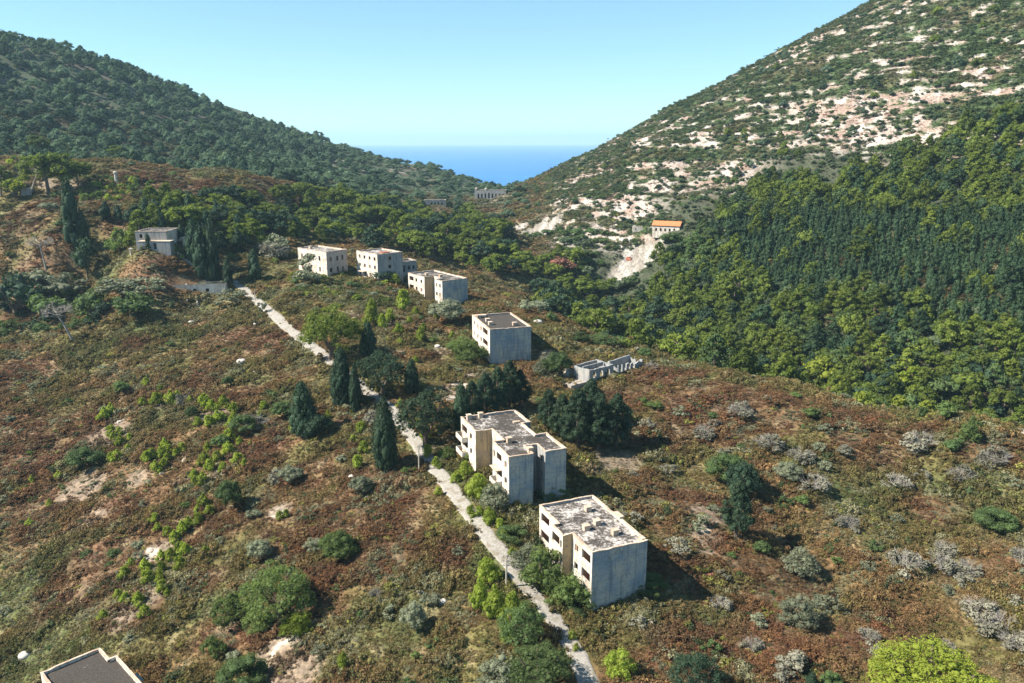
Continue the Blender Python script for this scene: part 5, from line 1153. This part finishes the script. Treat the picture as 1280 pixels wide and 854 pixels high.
KEEP = [(780,342,26,372),(800,325,26,380),(672,292,30,440),(655,300,16,430),(184,298,24,285),(430,325,40,262),(702,334,24,300),(702,355,18,300),(548,256,15,530),(612,247,18,585),(835,283,20,385),(797,289,9,385),(1026,462,20,236),(829,428,20,250)]   # stands in the open: nothing grows right before it
def kept(t):
    R0 = math.hypot(t[0], t[1]); q = project(t[0], t[1], float(H(t[0], t[1]))+t[3]*.5)
    return not any(math.hypot(q[0]-a, q[1]-b) < c_ and R0 < d_ for a, b, c_, d_ in KEEP)
FT = [(t[0], t[1], t[2], t[3]*(.62 if t[6] in ('lefthill', 'leftscrub') and t[0]/t[1] > -.22 else 1), *t[4:]) for t in FT if kept(t)]
FT = [t for t in FT if (math.hypot(t[0], t[1]) > 420 and (abs(t[0]-z[0]) > 0)) or clear_of_houses(t[0], t[1], t[2]/2)]
LAB = dict(
 belt=('pine_tree', T, 'dark', 'of the dense belt behind the ridge buildings', 'pines of the dark belt behind the ridge'),
 valley=('pine_tree', T, '', 'in the hidden valley just beyond the ridge crest', 'trees in the valley beyond the crest'),
 plantation=('conifer', T, '', 'in the planted rows of the right hillside', 'conifers planted on the right hillside'),
 right=('pine_tree', T, '', 'in the wood on the right hillside', 'pines in the right hillside wood'),
 hollow=('thicket_bush', 'bush', '', '', 'bushes of the shaded hollow thicket'),
 valleybush=('thicket_bush', 'bush', '', 'under the pines of the valley floor', 'undergrowth bushes on the valley floor'),
 thicket=('thicket_bush', 'bush', '', 'in the green thicket below the orange-roofed house', 'bushes in the thicket below the tiled house'),
 lefthill=('hill_tree', T, '', 'on the far wooded hill at left', 'trees of the far left hill'),
 leftscrub=('hill_bush', 'bush', '', 'between the trees of the far left hill', 'bushes of the far left hill'),
 rockhill=('hill_bush', 'bush', '', 'dotted over the pale rocky right hill', 'bushes on the rocky right hill'),
 hillpine=('pine_tree', T, '', 'standing alone high on the right hill', 'lone pines high on the right hill'),
 saddle=('bush', 'bush', '', 'on the heath between the near ridge and the woods', 'bushes on the upper heath'),
 slopebush=('bush', 'bush', '', 'scattered on the open foreground slope', 'bushes scattered on the open slope'))
ADJ = dict(silver='silver-grey', pine='yellow-green', pine_hazed='hazy-blue-green', dark='near-black green', firs='deep green', shrub='mid green', heath='dull green', greyshrub='grey-green', sapling='bright green', broad='fresh green', pine_lime='lime green', red='red')
SHP = dict(umbrella='broad pine', pine='conical pine', cypress='narrow cypress', fir='pointed conifer', dome='domed bush', shrub='lumpy bush', loose='ragged bush', sapling='upright young pine')
byname = {}
for t in FT: byname.setdefault('bush' if LAB[t[6]][1] == 'bush' else ('conifer' if t[4] == 'fir' else 'tree'), []).append(t)
stuffs = {}
for cat_, lst in byname.items():
    lst.sort(key=lambda t: -(t[2]+t[3])/math.hypot(t[0], t[1]))
    for i, t in enumerate(lst):
        x, y, w, h_, kind, mt, zn = t; nm, ct, _, where, grp = LAB[zn]
        if i < 290:
            lab = '%s %s %s' % (ADJ[mt], SHP[kind] if ct == T or kind == 'sapling' else SHP[kind], where)
            if ct == T and kind in ('dome', 'shrub'): lab = lab.replace('bush', 'tree')
            pq = project(x, y, float(H(x, y))+h_/2); lab = '%s%s %s %s' % ('large ' if (w+h_) > 17.5 or (ct != T and w > 5) else '', ADJ[mt], SHP[kind].replace('bush', 'tree') if ct == T else SHP[kind], where_is(float(pq[0]), float(pq[1])))
            plant_w(x, y, w, h_, kind, mt, nm, lab, ct, grp, False, ct == T, .12*h_ if ct == T else 0)
        else: stuffs.setdefault(zn, []).append(t)
print('plants', {k: len(v) for k, v in byname.items()}, {k: len(v) for k, v in stuffs.items()})

# ---------------------------------------------------------------- stuff: instanced growth
def gn_group(name, coll):
    ng = bpy.data.node_groups.new(name, 'GeometryNodeTree')
    ng.interface.new_socket('Geometry', in_out='INPUT', socket_type='NodeSocketGeometry'); ng.interface.new_socket('Geometry', in_out='OUTPUT', socket_type='NodeSocketGeometry')
    n = ng.nodes; gi = n.new('NodeGroupInput'); go = n.new('NodeGroupOutput'); ip = n.new('GeometryNodeInstanceOnPoints'); ci = n.new('GeometryNodeCollectionInfo')
    ci.inputs['Collection'].default_value = coll; ci.inputs['Separate Children'].default_value = True; ci.inputs['Reset Children'].default_value = True
    def na(nm, ty): a = n.new('GeometryNodeInputNamedAttribute'); a.data_type = ty; a.inputs['Name'].default_value = nm; return a.outputs['Attribute']
    e2r = n.new('FunctionNodeEulerToRotation'); lk = ng.links.new
    lk(na('rot', 'FLOAT_VECTOR'), e2r.inputs[0]); lk(gi.outputs[0], ip.inputs['Points']); lk(ci.outputs[0], ip.inputs['Instance']); ip.inputs['Pick Instance'].default_value = True
    lk(na('pick', 'INT'), ip.inputs['Instance Index']); lk(e2r.outputs[0], ip.inputs['Rotation']); lk(na('scl', 'FLOAT_VECTOR'), ip.inputs['Scale']); lk(ip.outputs[0], go.inputs[0]); return ng
def stuff(name, P, Rt, Sc, pick, coll, tint=None, label=None, cat=None):
    me = bpy.data.meshes.new(name); me.vertices.add(len(P)); me.vertices.foreach_set('co', np.asarray(P, np.float32).ravel())
    for nm, ty, key_, d in (('rot', 'FLOAT_VECTOR', 'vector', Rt), ('scl', 'FLOAT_VECTOR', 'vector', Sc)):
        a = me.attributes.new(nm, ty, 'POINT'); a.data.foreach_set(key_, np.asarray(d, np.float32).ravel())
    a = me.attributes.new('pick', 'INT', 'POINT'); a.data.foreach_set('value', np.asarray(pick, np.int32))
    if tint is not None: a = me.attributes.new('tint', 'FLOAT_COLOR', 'POINT'); a.data.foreach_set('color', np.concatenate([tint, np.ones((len(P), 1))], 1).astype(np.float32).ravel())
    o = obj(name, me); md = o.modifiers.new('grow', 'NODES'); md.node_group = gn_group(name, coll); tag(o, label, cat, kind='stuff'); return o
def source(objs, name):
    c = bpy.data.collections.new(name)
    for i, me in enumerate(objs): o = bpy.data.objects.new('%s_%03d' % (name, i), me); c.objects.link(o)
    return c
allmeshes = []; idx = {}
for zn, lst in stuffs.items():
    for t in lst:
        for j, me in enumerate(proto(t[4], t[5], False)):
            if (t[4], t[5], j) not in idx: idx[(t[4], t[5], j)] = len(allmeshes); allmeshes.append(me)
srcc = source(allmeshes, 'growth') if allmeshes else None
SN = dict(belt=('pine_wood', 'the rest of the dark pine belt behind the ridge', 'wood'), valley=('valley_wood', 'the rest of the trees in the valley beyond the crest', 'wood'), plantation=('conifer_plantation', 'mass of small planted conifers on the right hillside', 'wood'),
 right=('hillside_wood', 'the rest of the wood covering the lower right hillside', 'wood'), thicket=('thicket', 'low green thicket below the orange-roofed house', 'thicket'), lefthill=('far_wood', 'wood covering the far left hill', 'wood'), leftscrub=('far_scrub', 'scrub between the trees of the far left hill', 'scrub'),
 valleybush=('valley_undergrowth', '', ''), hollow=('hollow_thicket', '', ''), rockhill=('hill_scrub', 'small bushes dotted over the pale rocky right hill', 'scrub'), hillpine=('high_pines', 'small lone pines high on the right hill', 'wood'), saddle=('heath_scrub', 'small bushes on the heath before the woods', 'scrub'), slopebush=('slope_scrub', 'small bushes scattered on the open foreground slope', 'scrub'))
r5 = np.random.default_rng(55)
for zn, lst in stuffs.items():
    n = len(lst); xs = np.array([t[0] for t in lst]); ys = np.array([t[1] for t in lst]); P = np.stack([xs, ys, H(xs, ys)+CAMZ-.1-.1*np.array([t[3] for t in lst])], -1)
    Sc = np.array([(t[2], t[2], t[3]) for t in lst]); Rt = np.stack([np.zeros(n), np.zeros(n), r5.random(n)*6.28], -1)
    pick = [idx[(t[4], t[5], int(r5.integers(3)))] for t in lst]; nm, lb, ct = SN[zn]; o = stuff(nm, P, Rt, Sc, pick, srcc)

# low scrub, bracken and brambles over the open slopes
def tuft(seed, n, flat, leaf, puffn=5):
    p = Plant(seed); C_ = [(p.r.normal(0, .27), p.r.normal(0, .27), .06+.2*p.r.random()) for _ in range(puffn)]; R = [.13+.15*p.r.random() for _ in range(puffn)]
    p.puffs(C_, R, n, leaf, 1, .35, flat, 1.3, 1.1, True, .6); return p.mesh('tuft', M['scrub'])
tufts = [tuft(900+i, 30, .85, .050, 6) for i in range(5)]+[tuft(950+i, 30, .6, .055, 6) for i in range(3)]
tsrc = source(tufts, 'tufts')
def cover(name, a0, a1, r0, r1, dens, w, h, seed):
    r = np.random.default_rng(seed); n = int(np.radians(a1-a0)/2*(r1*r1-r0*r0)*dens)
    rr_ = np.sqrt(r.random(n)*(r1*r1-r0*r0)+r0*r0); a = np.radians(a0+r.random(n)*(a1-a0)); x = rr_*np.sin(a); y = rr_*np.cos(a)
    z = H(x, y); px, py = project(x, y, z); ok = seen(x, y, 1) & (px > -60) & (px < 1340) & (py < 900) & (py > -40)
    x, y = x[ok], y[ok]; rd = road_dist(x, y); ok = rd > 1.5+.8*fbm(x, y, 2.2, 405, 2)
    for W in footprints:
        W_ = W; ins = poly_in(x, y, W_); ok &= ~ins
    x, y = x[ok], y[ok]
    c, g = ground_color(x, y); zz = H(x, y)
    bare = np.clip(g['soil']*.8+g['pale']+g['clay']*1.2+g['low']*.25, 0, 1)
    lump = fbm(x, y, 4.5, 401, 3); gap = fbm(x, y, 2.2, 403, 2)
    u = r.random(len(x)); ok = (u > bare) & (gap > .22) & ((g['hill'] < .5) | (hill_veg(x, y, zz, g['heath']) > .4) | (r.random(len(x)) < .10))
    x, y, c, lump, gap = x[ok], y[ok], c[ok], lump[ok], gap[ok]; red = g['red'][ok]
    s = (.45+.75*r.random(len(x))+.9*r.random(len(x))**5)*(.7+.7*smooth(.35, .7, lump))
    P = np.stack([x, y, H(x, y)+CAMZ-.06], -1); Sc = np.stack([w*s, w*s, h*s*(.6+.9*smooth(.3, .7, lump))*(1-.25*red)], -1)
    Rt = np.stack([r.normal(0, .12, len(x)), r.normal(0, .12, len(x)), r.random(len(x))*6.28], -1)
    v = .80+.40*r.random((len(x), 1)); k = r.random(len(x))
    rv_ = np.array([(.20,.070,.032),(.145,.056,.032),(.24,.115,.040),(.12,.085,.038),(.17,.098,.05)])[r.integers(0, 5, len(x))]; w_ = (red*.36)[:, None]; t = (c*(1-w_)+rv_*w_)*v
    ov_ = np.array([(.135,.125,.042),(.175,.135,.06),(.095,.11,.032),(.20,.125,.06),(.15,.085,.042)])[r.integers(0, 5, len(x))]; w_ = ((1-red)*.32*(g['hill'][ok] < .5))[:, None]; t = t*(1-w_)+ov_*v*w_
    grey = np.array([.185, .18, .105]); yel = np.array([.20, .20, .05]); dk = np.array([.05, .07, .03])
    isl = fbm(x, y, 6, 411, 3)
    mg = ((k < .45*smooth(.52, .66, isl)))[:, None]; t = np.where(mg, grey*v, t); t = np.where(((k > .975))[:, None], yel*v, t); t = np.where(((k > .89) & (k < .93))[:, None], dk*v, t)
    pick = np.where(red > .5, r.integers(5, 8, len(x)), r.integers(0, 5, len(x)))
    print(name, len(x)); return stuff(name, P, Rt, Sc, pick, tsrc, t)
cover('scrub', -41, 41, 74, 150, 6.0, 1.05, .95, 61)
cover('bracken', -39, 39, 150, 270, 3.2, 1.3, 1.1, 62)
cover('heather', -37, 8, 270, 640, .75, 2.1, 1.3, 63)
cover('undergrowth', 6, 38, 225, 350, .7, 2.4, 1.5, 65)
cover('hill_heath', 1, 37, 350, 760, 1.2, 1.9, .8, 64)

# ---------------------------------------------------------------- thin sea haze over everything
m = bpy.data.materials.new('haze_air'); m.use_nodes = True; nt = m.node_tree; nt.nodes.clear(); out = nt.nodes.new('ShaderNodeOutputMaterial'); pv = nt.nodes.new('ShaderNodeVolumePrincipled')
pv.inputs['Color'].default_value = (.55, .84, 1, 1); pv.inputs['Density'].default_value = .00009; pv.inputs['Anisotropy'].default_value = .1; nt.links.new(pv.outputs[0], out.inputs['Volume'])
tag(MB().box(-24600, -24600, float(GZ.min())+CAMZ-1, 24600, 24600, float(max(GZ.max()+14, 3))+CAMZ).build('haze', m), kind='stuff')

# labels that would repeat are told apart by their order from the left
ORD = ['leftmost', 'second-from-left', 'third-from-left', 'fourth-from-left', 'fifth-from-left', 'sixth-from-left', 'seventh-from-left', 'eighth-from-left', 'ninth-from-left', 'tenth-from-left', 'eleventh-from-left', 'twelfth-from-left']
seenl = {}
for o in col.objects:
    if o.parent is None and o.get('label') and not o.get('kind'): seenl.setdefault(o['label'], []).append(o)
for lb, os_ in seenl.items():
    if len(os_) > 1:
        os_.sort(key=lambda o: float(project(o.location.x, o.location.y, o.location.z-CAMZ)[0])); n = len(os_)
        for i, o in enumerate(os_):
            w = ORD[i] if i < len(ORD) else ('rightmost' if i == n-1 else None)
            if n > 13 and i >= 12: w = {n-1: 'rightmost', n-2: 'second-from-right', n-3: 'third-from-right', n-4: 'fourth-from-right', n-5: 'fifth-from-right', n-6: 'sixth-from-right', n-7: 'seventh-from-right', n-8: 'eighth-from-right', n-9: 'ninth-from-right', n-10: 'tenth-from-right'}.get(i, 'middle')
            o['label'] = w+' '+lb
for o in col.objects:
    if o.parent is None and o.get('label') and len(o['label'].split()) > 16: o['label'] = ' '.join(o['label'].replace('the ', '').split()[:16])
